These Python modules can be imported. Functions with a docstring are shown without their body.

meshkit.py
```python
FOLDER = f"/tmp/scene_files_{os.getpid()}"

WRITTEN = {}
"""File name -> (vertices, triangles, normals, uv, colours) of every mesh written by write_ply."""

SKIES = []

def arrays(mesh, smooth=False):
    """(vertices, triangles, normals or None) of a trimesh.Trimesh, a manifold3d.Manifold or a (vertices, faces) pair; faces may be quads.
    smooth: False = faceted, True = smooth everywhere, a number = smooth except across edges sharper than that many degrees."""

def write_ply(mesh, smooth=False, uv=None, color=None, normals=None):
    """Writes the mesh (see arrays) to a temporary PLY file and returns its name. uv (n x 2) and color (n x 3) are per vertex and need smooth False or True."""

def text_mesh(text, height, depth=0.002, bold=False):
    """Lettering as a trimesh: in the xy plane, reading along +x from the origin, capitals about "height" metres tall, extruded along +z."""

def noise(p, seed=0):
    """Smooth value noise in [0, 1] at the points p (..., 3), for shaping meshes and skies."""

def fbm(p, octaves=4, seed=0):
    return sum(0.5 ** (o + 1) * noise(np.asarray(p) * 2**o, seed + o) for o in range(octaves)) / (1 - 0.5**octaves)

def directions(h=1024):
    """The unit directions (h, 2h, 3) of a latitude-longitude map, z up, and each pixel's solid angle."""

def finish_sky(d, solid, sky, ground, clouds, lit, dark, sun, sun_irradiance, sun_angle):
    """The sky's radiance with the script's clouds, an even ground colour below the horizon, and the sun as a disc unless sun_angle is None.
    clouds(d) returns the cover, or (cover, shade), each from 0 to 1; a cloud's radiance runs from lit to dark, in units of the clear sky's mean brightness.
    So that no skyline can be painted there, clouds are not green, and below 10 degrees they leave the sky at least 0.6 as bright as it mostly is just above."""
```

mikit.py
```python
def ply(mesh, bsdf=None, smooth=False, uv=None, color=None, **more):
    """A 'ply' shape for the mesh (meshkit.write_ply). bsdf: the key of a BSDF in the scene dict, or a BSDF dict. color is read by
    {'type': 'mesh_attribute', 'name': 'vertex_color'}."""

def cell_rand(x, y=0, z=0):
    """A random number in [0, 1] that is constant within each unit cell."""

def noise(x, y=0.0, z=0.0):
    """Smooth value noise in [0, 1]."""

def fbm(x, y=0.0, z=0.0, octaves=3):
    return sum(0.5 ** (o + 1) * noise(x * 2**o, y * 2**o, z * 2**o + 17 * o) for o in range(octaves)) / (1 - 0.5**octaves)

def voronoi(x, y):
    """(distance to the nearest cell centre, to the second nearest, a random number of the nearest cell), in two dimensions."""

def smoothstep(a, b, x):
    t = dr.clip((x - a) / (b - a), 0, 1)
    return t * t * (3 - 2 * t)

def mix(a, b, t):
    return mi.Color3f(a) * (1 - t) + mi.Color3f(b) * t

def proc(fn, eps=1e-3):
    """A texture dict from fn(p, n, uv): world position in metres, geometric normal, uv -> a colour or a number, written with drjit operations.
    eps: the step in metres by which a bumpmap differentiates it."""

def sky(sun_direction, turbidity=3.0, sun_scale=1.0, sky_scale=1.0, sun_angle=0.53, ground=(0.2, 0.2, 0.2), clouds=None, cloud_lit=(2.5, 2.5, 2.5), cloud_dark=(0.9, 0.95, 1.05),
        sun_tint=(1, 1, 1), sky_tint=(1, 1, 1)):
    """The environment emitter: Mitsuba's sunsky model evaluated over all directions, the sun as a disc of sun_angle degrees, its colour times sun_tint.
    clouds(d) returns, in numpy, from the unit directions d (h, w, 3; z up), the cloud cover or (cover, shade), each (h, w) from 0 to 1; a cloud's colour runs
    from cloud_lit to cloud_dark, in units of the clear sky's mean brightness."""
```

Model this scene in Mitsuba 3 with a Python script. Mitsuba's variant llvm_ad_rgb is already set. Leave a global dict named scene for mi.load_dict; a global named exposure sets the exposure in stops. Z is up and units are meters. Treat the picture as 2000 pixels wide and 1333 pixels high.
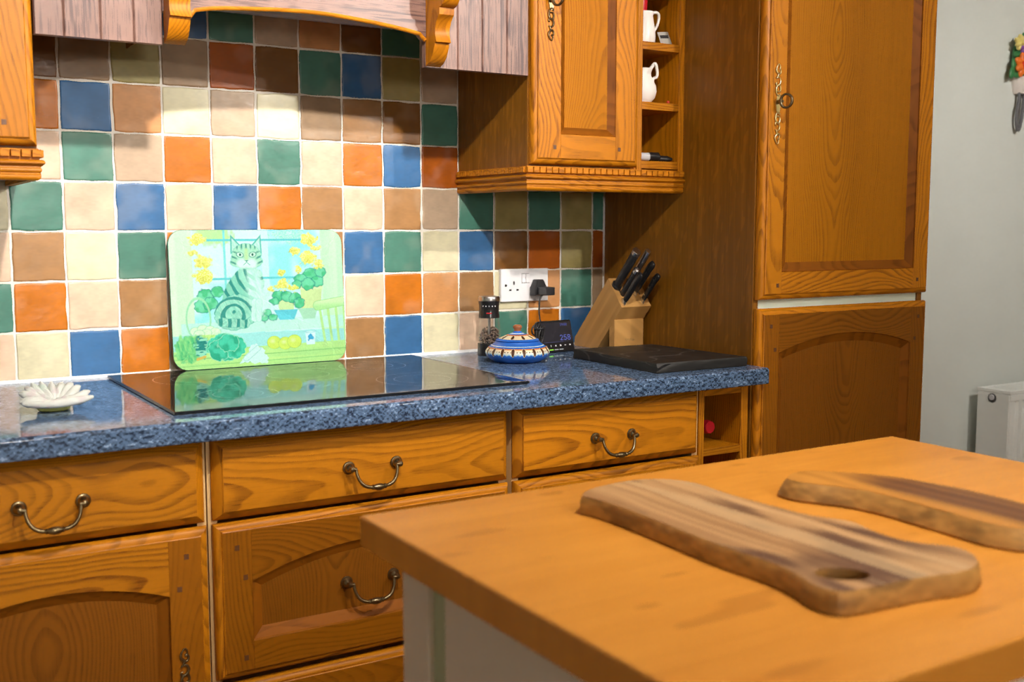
import math, random
import numpy as np, trimesh, mitsuba as mi, drjit as dr, mikit, meshkit
from mikit import noise, fbm, voronoi, cell_rand, smoothstep, mix
from shapely.geometry import Polygon
random.seed(7); rng = np.random.default_rng(7)
T = mi.ScalarTransform4f
PI = math.pi

# ------------------------------------------------------------------ camera, lights, exposure
exposure = 0.0
scene, labels = {}, {}
CAM = np.array([-0.3008, -2.4298, 1.2317]); YAW, PITCH = 0.5527, 0.1048
FWD = [math.sin(YAW) * math.cos(PITCH), math.cos(YAW) * math.cos(PITCH), -math.sin(PITCH)]
scene['camera'] = {'type': 'thinlens', 'fov': math.degrees(2 * math.atan(1000 / 2129.77)), 'fov_axis': 'x',
                   'aperture_radius': 0.0042, 'focus_distance': 2.45, 'near_clip': 0.05, 'far_clip': 50.0,
                   'to_world': T().look_at(origin=CAM.tolist(), target=(CAM + FWD).tolist(), up=[0, 0, 1])}
CEIL = 2.42
# ceiling spotlights of the room: x, y, aimed at (x, y, z), brightness of the lens, how deep it is recessed
LAMPS = [(0.25, -1.85, (0.42, -0.05, 1.33), 5300.0, 0.105), (1.75, -2.60, (0.72, -0.30, 1.68), 3700.0, 0.125),
         (2.90, -3.70, (0.95, -0.30, 1.85), 1900.0, 0.155), (0.80, -1.78, (0.76, -1.72, 0.875), 1350.0, 0.060), (2.35, -2.05, (3.30, 0.0, 1.55), 2300.0, 0.100)]
LAMP_RGB = (1.0, 0.94, 0.86)
FILL_GLOBE = (0.25, -3.95, 1.47, 0.17, 66.0)   # unseen globe added to light the tiles under the canopy: x, y, z, radius, brightness
FILL_PANEL = (0.9, -2.9, 0.55, 1.6)      # unseen ceiling panel added for soft fill: x, y, side, brightness

# ------------------------------------------------------------------ helpers
def tag(key, label, cat=None, group=None, kind=None):
    d = {'label': label}
    if cat: d['category'] = cat
    if group: d['group'] = group
    if kind: d['kind'] = kind
    labels[key] = d

def free(key):
    if key not in scene: return key
    i = 1
    while f'{key}_{i:03d}' in scene: i += 1
    return f'{key}_{i:03d}'

def put(key, mesh, bsdf, smooth=False, uv=None, **more):
    key = free(key)
    scene[key] = mikit.ply(mesh, bsdf, smooth=smooth, uv=uv, **more)
    return key

def struct(key, mesh, bsdf, label, smooth=False, uv=None):
    key = put(key, mesh, bsdf, smooth, uv); tag(key, label, kind='structure'); return key

def cat(*ms):
    return trimesh.util.concatenate([m for m in ms])

def box(x0, x1, y0, y1, z0, z1, b=0.0):
    if b <= 0:
        m = trimesh.creation.box(extents=(x1 - x0, y1 - y0, z1 - z0)); m.apply_translation(((x0 + x1) / 2, (y0 + y1) / 2, (z0 + z1) / 2)); return m
    v = []
    for x in (x0, x1):
        for y in (y0, y1):
            for z in (z0, z1):
                sx, sy, sz = (1 if x == x0 else -1), (1 if y == y0 else -1), (1 if z == z0 else -1)
                v += [(x + sx * b, y + sy * b, z), (x + sx * b, y, z + sz * b), (x, y + sy * b, z + sz * b)]
    return trimesh.convex.convex_hull(np.array(v))

def rbox(x0, x1, y0, y1, z0, z1, r, seg=3):
    """Box whose edges are all rounded."""
    v = []
    s = trimesh.creation.icosphere(subdivisions=seg - 1, radius=r).vertices
    for x in (x0 + r, x1 - r):
        for y in (y0 + r, y1 - r):
            for z in (z0 + r, z1 - r): v.append(s + [x, y, z])
    return trimesh.convex.convex_hull(np.vstack(v))

def loft(rings, closed=True, caps=True):
    """Rings of equal length joined into a skin; closed: each ring is a loop."""
    R = np.asarray(rings, float); n, m = R.shape[:2]
    f = []
    for i in range(n - 1):
        for j in range(m if closed else m - 1):
            a, b = i * m + j, i * m + (j + 1) % m
            f += [(a, b, b + m), (a, b + m, a + m)]
    v = R.reshape(-1, 3)
    if caps and closed:
        v = np.vstack([v, R[0].mean(0), R[-1].mean(0)]); c = n * m
        for j in range(m):
            f += [((j + 1) % m, j, c), ((n - 1) * m + j, (n - 1) * m + (j + 1) % m, c + 1)]
    return trimesh.Trimesh(v, np.array(f), process=False)

def fixn(m):
    if m.is_volume or True:
        try: trimesh.repair.fix_normals(m, multibody=True)
        except Exception: pass
    return m

def lathe(profile, segs=40, at=(0, 0, 0), caps=True):
    a = np.arange(segs) * 2 * PI / segs
    rings = [np.stack([r * np.cos(a), r * np.sin(a), 0 * a + z], 1) + np.array(at) for r, z in profile]
    return loft(rings, True, caps)

def smoothcurve(pts, n=60):
    from scipy.interpolate import CubicSpline
    p = np.array(pts, float); t = np.r_[0, np.cumsum(np.linalg.norm(np.diff(p, axis=0), axis=1))]
    return CubicSpline(t, p)(np.linspace(0, t[-1], n))

def tube(pts, radii, sides=10, flat=None):
    """Swept tube; flat=(axis index, factor about the first point) squashes it."""
    p = np.asarray(pts, float); n = len(p); rad = np.broadcast_to(radii, (n,))
    t = np.gradient(p, axis=0); t /= np.linalg.norm(t, axis=1, keepdims=True) + 1e-12
    a = np.cross(t[0], [0, 0, 1] if abs(t[0][2]) < .9 else [1, 0, 0]); a /= np.linalg.norm(a)
    ang = np.arange(sides) * 2 * PI / sides; rings = []
    for i in range(n):
        a = a - t[i] * (a @ t[i]); a /= np.linalg.norm(a) + 1e-12; b = np.cross(t[i], a)
        rings.append(p[i] + rad[i] * (np.cos(ang)[:, None] * a + np.sin(ang)[:, None] * b))
    return loft(rings, True, True)

def extrude(poly, y0, y1):
    """A polygon drawn in (x, z), extruded from y0 to y1 (y0 < y1)."""
    m = trimesh.creation.extrude_polygon(poly if isinstance(poly, Polygon) else Polygon(poly), y1 - y0, engine='earcut')
    v = m.vertices.copy(); m.vertices = np.stack([v[:, 0], y1 - v[:, 2], v[:, 1]], 1); return m

def extrude_x(poly, x0, x1):
    """A polygon drawn in (y, z), extruded from x0 to x1."""
    m = trimesh.creation.extrude_polygon(Polygon(poly), x1 - x0, engine='earcut')
    v = m.vertices.copy(); m.vertices = np.stack([x0 + v[:, 2], v[:, 0], v[:, 1]], 1); return m

def extrude_z(poly, z0, z1):
    m = trimesh.creation.extrude_polygon(poly if isinstance(poly, Polygon) else Polygon(poly), z1 - z0, engine='earcut'); m.apply_translation((0, 0, z0)); return m

_piece = [0]
def wood(key, mesh, bsdf, axis, angle=35, tone=None, smooth=True):
    """Puts a wooden piece: uv in metres, v along the grain (axis), u across; u also carries a piece number that picks ring centre and tone."""
    _piece[0] += 1
    if smooth: mesh = trimesh.graph.smooth_shade(mesh, angle=math.radians(angle), facet_minarea=None)
    else: mesh.unmerge_vertices()
    v = mesh.vertices; c = v.mean(0)
    al = {'x': 0, 'y': 1, 'z': 2}[axis]; o = [k for k in (0, 1, 2) if k != al]
    across = (v[:, o[0]] - c[o[0]]) + (v[:, o[1]] - c[o[1]])
    k = _piece[0] if tone is None else tone
    return put(key, mesh, bsdf, True, uv=np.stack([across + 20.0 * k, v[:, al]], 1))

def join_wood(parts):
    """[(mesh, axis)] -> one mesh with uv arrays, for mitred mouldings whose pieces run differently."""
    _piece[0] += 1; V, F, U, n = [], [], [], 0
    for m, axis in parts:
        m = trimesh.graph.smooth_shade(m, angle=math.radians(35), facet_minarea=None)
        v = m.vertices; al = {'x': 0, 'y': 1, 'z': 2}[axis]; o = [k for k in (0, 1, 2) if k != al]; c = v.mean(0)
        U.append(np.stack([(v[:, o[0]] - c[o[0]]) + (v[:, o[1]] - c[o[1]]) + 20.0 * _piece[0], v[:, al]], 1)); V.append(v); F.append(m.faces + n); n += len(v)
    return trimesh.Trimesh(np.vstack(V), np.vstack(F), process=False), np.vstack(U)

# ------------------------------------------------------------------ materials
def two(b): return {'type': 'twosided', 'bsdf': b}
def plain(rgb, rough=0.5, spec=0.5, metallic=0.0, **k):
    return two({'type': 'principled', 'base_color': {'type': 'rgb', 'value': list(rgb)} if not isinstance(rgb, dict) else rgb, 'roughness': rough, 'specular': spec, 'metallic': metallic, **k})

def oak_fn(light, dark, ring=0.0065, contrast=1.0, spread=0.25):
    def fn(p, n, uv):
        k = dr.floor(uv.x / 20 + 0.5); u = uv.x - 20 * k; r1, r2, r3 = cell_rand(k, 1), cell_rand(k, 2), cell_rand(k, 3)
        v = uv.y + 7.0 * r1
        w = u - (r2 - 0.5) * 0.16 + 0.018 * (fbm(u * 9 + r3 * 50, v * 4.0) - 0.5) + 0.006 * (noise(u * 50, v * 9 + r1 * 9) - 0.5)
        h = 0.02 + 0.09 * noise(v * 2.1 + r3 * 31, k) + 0.025 * noise(v * 7.0, k + 4)
        R = dr.sqrt(w * w + h * h) / ring + 0.5 * noise(u * 60, v * 8)
        f = R - dr.floor(R)
        line = smoothstep(0.35, 0.85, f) * (1 - smoothstep(0.92, 1.0, f)) * (0.45 + 0.55 * noise(dr.floor(R) * 3.7, k))
        pores = smoothstep(0.62, 0.85, noise(u * 900, v * 38, k)) * (0.3 + 0.7 * line)
        broad = fbm(u * 7, v * 1.3, k)
        t = dr.clip(contrast * (0.62 * line + 0.35 * pores) + 0.55 * (broad - 0.5), 0, 1)
        tone = 1 - spread * 0.5 + spread * cell_rand(k, 5)
        return mix(light, dark, t) * tone
    return mikit.proc(fn)

OAK_L, OAK_D = (0.43, 0.148, 0.004), (0.15, 0.038, 0.001)
scene['oak'] = plain(oak_fn(OAK_L, OAK_D), 0.43, 0.24)
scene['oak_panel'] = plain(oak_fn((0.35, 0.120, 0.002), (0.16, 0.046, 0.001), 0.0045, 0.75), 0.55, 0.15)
scene['oak_panel_dark'] = plain(oak_fn((0.175, 0.053, 0.002), (0.085, 0.023, 0.001), 0.0045, 0.8), 0.5, 0.18)  # darker panel oak; on the tall lower door it stands in for shade
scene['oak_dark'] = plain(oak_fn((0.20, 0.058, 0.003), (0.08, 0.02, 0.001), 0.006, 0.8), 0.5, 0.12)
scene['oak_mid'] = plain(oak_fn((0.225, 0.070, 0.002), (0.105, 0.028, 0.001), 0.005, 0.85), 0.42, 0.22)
def sheen_oak_fn(p, n, uv):  # canopy oak: lamp sheen put into the base colour as a pale pinkish tone
    k = dr.floor(uv.x / 20 + 0.5); u = uv.x - 20 * k; v = uv.y + 3 * cell_rand(k, 2); w = u + 0.006 * (noise(v * 5, k) - 0.5)
    pores = smoothstep(0.52, 0.80, noise(w * 420, v * 15, k)) * smoothstep(0.30, 0.62, noise(w * 75, v * 2.0, k + 9))
    pores = dr.maximum(pores, 0.7 * smoothstep(0.60, 0.82, noise(w * 700, v * 34, k)))
    broad = fbm(w * 24, v * 1.6, k)
    return mix(mix((0.225, 0.128, 0.100), (0.165, 0.090, 0.070), broad), (0.050, 0.025, 0.026), 0.85 * pores) * (0.93 + 0.12 * cell_rand(k, 5))
scene['oak_painted_sheen'] = plain(mikit.proc(sheen_oak_fn), 0.36, 0.30)
scene['oak_edge'] = plain((0.55, 0.36, 0.16), 0.4)
scene['peg_wood'] = plain((0.09, 0.03, 0.008), 0.45)

def veneer_fn(p, n, uv):
    k = dr.floor(uv.x / 20 + 0.5); u = uv.x - 20 * k; v = uv.y
    g = noise(u * 260, v * 7) * 0.5 + noise(u * 90, v * 3) * 0.5
    fl = smoothstep(0.66, 0.8, noise(u * 150 + 3.0 * noise(v * 12, u * 4), v * 36 + u * 60))
    t = dr.clip(0.25 + 0.75 * g + 0.5 * (fbm(u * 5, v * 1.2) - 0.5), 0, 1)
    return mix((0.105, 0.037, 0.003), (0.205, 0.076, 0.005), t) * (1 + 0.22 * fl)
scene['oak_veneer'] = plain(mikit.proc(veneer_fn), 0.42, 0.3)

def beech_fn(p, n, uv):
    x, y = p.x, p.y
    st = dr.floor(y / 0.16 + 0.12 * noise(x * 2)); j = fbm(x * 3.2 + 5 * st, y * 26)
    b = fbm(x * 2.3, y * 9, 2.0); q = noise(x * 26, y * 210)
    knot = smoothstep(0.84, 0.95, noise(x * 12 + 3, y * 34 + 7))
    t = dr.clip(0.55 * j + 0.5 * b + 0.12 * q - 0.18, 0, 1)
    c = mix((0.62, 0.265, 0.038), (0.43, 0.150, 0.013), t)
    return mix(c, (0.30, 0.10, 0.012), 0.35 * knot)
scene['beech'] = plain(mikit.proc(beech_fn), 0.42, 0.4)

def olive_fn(p, n, uv):
    x, y = uv.x, uv.y
    w = x + 0.03 * (fbm(y * 5, x * 9) - 0.5) + 0.05 * (noise(y * 3.3, 4.0) - 0.5)
    f = noise(w * 120, y * 3.0); f2 = noise(w * 45, y * 4 + 9)
    dark = smoothstep(0.46, 0.72, fbm(w * 20, y * 7 + 3))
    c = mix((0.50, 0.30, 0.135), (0.25, 0.115, 0.042), dr.clip(0.55 * f + 0.5 * f2, 0, 1))
    c = mix(c, (0.075, 0.032, 0.02), 0.9 * dark * smoothstep(0.25, 0.6, f2))
    return mix(c, (0.52, 0.35, 0.18), 0.5 * smoothstep(0.66, 0.82, noise(w * 48 + 4, y * 2.0)))
scene['olive_wood'] = plain(mikit.proc(olive_fn), 0.55, 0.35)
def bark_fn(p, n, uv):
    a = fbm(p.x * 34, p.y * 22, p.z * 50)
    return mix(mix((0.44, 0.23, 0.055), (0.30, 0.14, 0.03), noise(p.x * 90, p.y * 90, p.z * 160)), (0.13, 0.06, 0.014), 0.7 * smoothstep(0.48, 0.72, a))
scene['live_edge'] = plain(mikit.proc(bark_fn), 0.6, 0.35)
def olive2_fn(p, n, uv):
    x, y = uv.x, uv.y
    w = x + 0.05 * (fbm(y * 4, x * 7) - 0.5)
    d = smoothstep(0.795, 0.835, p.x + 0.03 * (noise(p.x * 30, p.y * 9) - 0.5)) * smoothstep(-1.43, -1.52, p.y + 0.05 * (noise(p.x * 26, p.y * 14) - 0.5))
    f = noise(w * 100, y * 3.0)
    c = mix((0.50, 0.22, 0.035), (0.34, 0.13, 0.02), f)
    return mix(c, (0.105, 0.04, 0.016), d * (0.75 + 0.25 * f))
scene['walnut_streak_wood'] = plain(mikit.proc(olive2_fn), 0.5, 0.35)
def blockwood_fn(p, n, uv):
    w = p.z * 0.67 + p.y * 0.742; l = p.z * 0.742 - p.y * 0.67
    t = dr.clip(0.6 * noise(w * 130 + p.x * 60, l * 6) + 0.5 * fbm(w * 30 + p.x * 20, l * 3) - 0.1, 0, 1)
    return mix((0.56, 0.31, 0.10), (0.36, 0.175, 0.045), t)
scene['rubberwood'] = plain(mikit.proc(blockwood_fn), 0.45, 0.4)

# tiles: u = 4 * colour number + local, v = 4 * tile number + local
TILE = {'cream': (0.68, 0.63, 0.42), 'peach': (0.70, 0.50, 0.355), 'beige': (0.50, 0.365, 0.25), 'taupe': (0.31, 0.205, 0.12), 'tan': (0.34, 0.175, 0.068), 'brown': (0.18, 0.072, 0.012),
        'terracotta': (0.34, 0.076, 0.005), 'orange': (0.48, 0.140, 0.008), 'apricot': (0.58, 0.27, 0.10), 'green': (0.062, 0.185, 0.138), 'blue': (0.038, 0.130, 0.295), 'olive': (0.36, 0.30, 0.11)}
TNAMES = list(TILE)
def tile_fn(p, n, uv):
    ci = dr.floor(uv.x / 4 + 0.25); k = dr.floor(uv.y / 4 + 0.25); u, v = uv.x - 4 * ci, uv.y - 4 * k
    c = mi.Color3f(0.5)
    for i, nm in enumerate(TNAMES): c = dr.select(dr.abs(ci - i) < 0.5, mi.Color3f(TILE[nm]), c)
    m = fbm(u * 2.6 + k * 3.1, v * 2.6 + k * 1.7); e = dr.minimum(dr.minimum(u, 1 - u), dr.minimum(v, 1 - v))
    m2 = noise(u * 14 + k, v * 30)
    c = c * (0.78 + 0.20 * cell_rand(k, 3) + 0.30 * (m - 0.5) * 2 * 0.55 + 0.06 * (m2 - 0.5))
    pale = smoothstep(0.52, 0.8, fbm(u * 1.7 + 9 * cell_rand(k, 7), v * 1.7 + 5 * cell_rand(k, 8)))
    c = c + (mi.Color3f(0.62, 0.55, 0.45) - c) * 0.10 * pale
    worn = smoothstep(0.60, 0.75, noise(u * 26 + k * 3, v * 26)) * (1 - smoothstep(0.012, 0.035, e))
    return dr.clip(c + (mi.Color3f(0.75, 0.70, 0.6) - c) * 0.6 * worn, 0, 0.95)
def tile_bump(p, n, uv):
    return 0.65 * fbm(p.x * 26, p.z * 30, p.y * 9, 2) + 0.10 * noise(p.x * 150, p.z * 190)
scene['tile_glaze'] = two({'type': 'bumpmap', 'nested': mikit.proc(tile_bump, 2e-3), 'scale': 0.0016,
                           'bsdf': {'type': 'principled', 'base_color': mikit.proc(tile_fn), 'roughness': 0.30, 'specular': 0.40}})
def grout_fn(p, n, uv):
    return mix((0.80, 0.77, 0.70), (0.70, 0.66, 0.58), fbm(p.x * 30, p.z * 30))
scene['grout'] = plain(mikit.proc(grout_fn), 0.85, 0.2)
def paint_fn(p, n, uv):
    return mi.Color3f(0.60, 0.63, 0.60) * (0.97 + 0.05 * fbm(p.x * 3, p.y * 3, p.z * 3))
scene['wall_paint'] = plain(mikit.proc(paint_fn), 0.8, 0.2)
scene['ceiling_paint'] = plain((0.80, 0.79, 0.76), 0.9, 0.1)
def floor_fn(p, n, uv):
    g = noise(p.x * 4, p.y * 60)
    return mix((0.34, 0.22, 0.12), (0.24, 0.14, 0.07), g)
scene['floor_wood'] = plain(mikit.proc(floor_fn), 0.45, 0.4)

def granite_fn(p, n, uv):
    a = noise(p.x * 230, p.y * 230, p.z * 230); b = noise(p.x * 430 + 7, p.y * 430, p.z * 430); c = fbm(p.x * 60, p.y * 60, p.z * 60)
    t = dr.clip(0.6 * a + 0.45 * b + 0.3 * (c - 0.5), 0, 1)
    col = mix((0.012, 0.020, 0.040), (0.075, 0.125, 0.215), smoothstep(0.28, 0.62, t))
    return mix(col, (0.25, 0.34, 0.48), smoothstep(0.66, 0.86, t))
scene['granite_laminate'] = plain(mikit.proc(granite_fn), 0.07, 0.5)
def hob_fn(p, n, uv):
    g = mi.Float(0)
    for cx, cy, r in ((0.33, -0.42, 0.075), (0.33, -0.17, 0.095), (0.72, -0.17, 0.075), (0.72, -0.42, 0.095), (0.525, -0.22, 0.105)):
        d = dr.sqrt(dr.square(p.x - cx) + dr.square(p.y - cy))
        for q in (r, r * 0.62): g = g + (1 - smoothstep(0.0006, 0.0014, dr.abs(d - q)))
    return mix((0.006, 0.006, 0.007), (0.10, 0.10, 0.11), dr.clip(g, 0, 1))
scene['hob_glass'] = plain(mikit.proc(hob_fn), 0.025, 0.55)
scene['black_gloss'] = plain((0.01, 0.01, 0.011), 0.2)
scene['black_plastic'] = plain((0.014, 0.014, 0.016), 0.38)
scene['black_matt'] = plain((0.012, 0.012, 0.013), 0.6, 0.4)
def slate_fn(p, n, uv):
    a = fbm(p.x * 30, p.y * 30, p.z * 90)
    vein = smoothstep(0.47, 0.5, noise(p.x * 14 + p.z * 60, p.y * 12)) * (1 - smoothstep(0.5, 0.53, noise(p.x * 14 + p.z * 60, p.y * 12)))
    return mix(mix((0.006, 0.0055, 0.005), (0.017, 0.015, 0.013), a), (0.09, 0.085, 0.08), 0.3 * vein)
scene['slate'] = plain(mikit.proc(slate_fn), 0.5, 0.4)
scene['steel'] = plain((0.62, 0.62, 0.63), 0.22, 0.5, 1.0)
scene['hood_metal'] = plain((0.68, 0.69, 0.74), 0.42, 0.5, 0.1)
scene['antique_brass'] = plain((0.26, 0.20, 0.11), 0.25, 0.5, 1.0)
scene['gilt_brass'] = plain((0.78, 0.60, 0.24), 0.36, 0.5, 1.0)
scene['white_plastic'] = plain((0.80, 0.80, 0.82), 0.28)
scene['dark_hole'] = plain((0.02, 0.02, 0.022), 0.6)
scene['white_china'] = plain((0.82, 0.80, 0.76), 0.12, 0.5, clearcoat=0.5)
scene['white_enamel'] = plain((0.72, 0.74, 0.72), 0.3)
scene['sage_paint'] = plain((0.72, 0.66, 0.58), 0.5, 0.35)
scene['sage_groove'] = plain((0.40, 0.44, 0.29), 0.55, 0.3)
scene['fridge_white'] = plain((0.66, 0.74, 0.62), 0.4)
scene['silicone'] = plain((0.82, 0.83, 0.85), 0.35)
scene['clear_glass'] = {'type': 'thindielectric', 'int_ior': 1.5}
def pepper_fn(p, n, uv):
    return mix((0.05, 0.03, 0.02), (0.20, 0.15, 0.12), noise(p.x * 500, p.y * 500, p.z * 500))
scene['peppercorn'] = plain(mikit.proc(pepper_fn), 0.6)
scene['red_foil'] = plain((0.42, 0.010, 0.018), 0.25, 0.5)
scene['bottle_glass'] = plain((0.012, 0.02, 0.012), 0.08, 0.6)
scene['silver_plastic'] = plain((0.5, 0.5, 0.53), 0.3)
scene['card'] = plain((0.34, 0.33, 0.30), 0.7)
scene['ink'] = plain((0.015, 0.015, 0.017), 0.6)
scene['green_glass_edge'] = plain((0.03, 0.16, 0.12), 0.1)
def led(rgb): return {'type': 'area', 'radiance': {'type': 'rgb', 'value': list(rgb)}}

# ------------------------------------------------------------------ room
struct('floor', box(-2.6, 5.2, -5.4, 0.1, -0.05, 0.0), 'floor_wood', 'brown floor of the kitchen')
struct('ceiling', box(-2.6, 5.2, -5.4, 0.1, CEIL, CEIL + 0.05), 'ceiling_paint', 'white ceiling of the kitchen')
struct('wall_left', box(-2.7, -2.6, -5.4, 0.1, 0, CEIL), 'wall_paint', 'pale painted left wall of the kitchen')
struct('wall_right', box(5.2, 5.3, -5.4, 0.1, 0, CEIL), 'wall_paint', 'pale painted right wall of the kitchen')
struct('wall_front', box(-2.7, 5.3, -5.5, -5.4, 0, CEIL), 'wall_paint', 'pale painted wall behind the viewer')
struct('wall_back', box(-2.7, 5.3, 0.012, 0.11, 0, CEIL), 'wall_paint', 'pale sage painted back wall, bare beside the tall cabinet')

for i, (x, y, aim, power, deep) in enumerate(LAMPS):
    key = 'ceiling_downlight' + (f'_{i:03d}' if i else '')
    d = np.array([aim[0] - x, aim[1] - y, aim[2] - CEIL]); d /= np.linalg.norm(d)
    a = np.cross(d, [0, 0, 1.0]); a /= np.linalg.norm(a); b = np.cross(d, a)
    M = np.eye(4); M[:3, 0], M[:3, 1], M[:3, 2], M[:3, 3] = a, b, d, [x, y, CEIL - 0.075]
    can = lathe([(0.056, -deep - 0.01), (0.058, 0.0), (0.054, 0.004), (0.050, -0.002), (0.048, -deep - 0.004), (0.0005, -deep - 0.004)], 28, caps=False); can.apply_transform(M)
    scene[key + '__housing'] = mikit.ply(can, 'black_matt', smooth=30)
    ang = np.arange(24) * 2 * PI / 24
    disc = trimesh.Trimesh(np.vstack([np.stack([0.042 * np.cos(ang), 0.042 * np.sin(ang), 0 * ang - deep], 1), [[0, 0, -deep]]]), [(j, (j + 1) % 24, 24) for j in range(24)], process=False); disc.apply_transform(M)
    scene[key + '__lens'] = mikit.ply(disc, 'white_plastic', emitter=led([power * c for c in LAMP_RGB]))
    tag(key, 'small recessed ceiling spotlight aimed at the ' + ('hob and tiles', 'extractor canopy', 'tall cabinet top', 'island', 'bare wall by the radiator')[i], 'spotlight', 'ceiling spotlights')

gx, gy, gz, gr_, gw = FILL_GLOBE
put('added_globe_lamp__globe', trimesh.creation.icosphere(subdivisions=3, radius=gr_).apply_translation((gx, gy, gz)), 'white_plastic', smooth=True, emitter=led([gw * c for c in LAMP_RGB]))
put('added_globe_lamp__cord', tube([(gx, gy, gz + gr_), (gx, gy, CEIL - 0.02)], [0.003, 0.003], 8), 'black_plastic'); put('added_globe_lamp__ceiling_rose', lathe([(0.0005, -0.03), (0.03, -0.03), (0.05, -0.0005), (0.0005, -0.0005)], 24, (gx, gy, CEIL)), 'white_plastic', smooth=30)
tag('added_globe_lamp', 'unseen globe lamp on a cord, added to light the tiles under the canopy', 'lamp')
px, py, ps, pw = FILL_PANEL
put('added_fill_panel__frame', cat(box(px - ps / 2 - .02, px + ps / 2 + .02, py - ps / 2 - .02, py - ps / 2, CEIL - .012, CEIL - .0005), box(px - ps / 2 - .02, px + ps / 2 + .02, py + ps / 2, py + ps / 2 + .02, CEIL - .012, CEIL - .0005),
    box(px - ps / 2 - .02, px - ps / 2, py - ps / 2, py + ps / 2, CEIL - .012, CEIL - .0005), box(px + ps / 2, px + ps / 2 + .02, py - ps / 2, py + ps / 2, CEIL - .012, CEIL - .0005)), 'white_plastic')
q = trimesh.Trimesh([(px - ps / 2, py - ps / 2, CEIL - .006), (px - ps / 2, py + ps / 2, CEIL - .006), (px + ps / 2, py + ps / 2, CEIL - .006), (px + ps / 2, py - ps / 2, CEIL - .006)], [(0, 1, 2), (0, 2, 3)], process=False)
put('added_fill_panel__diffuser', q, 'white_plastic', emitter=led([pw * c for c in LAMP_RGB])); tag('added_fill_panel', 'unseen square ceiling panel added for soft fill light', 'ceiling light')

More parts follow.
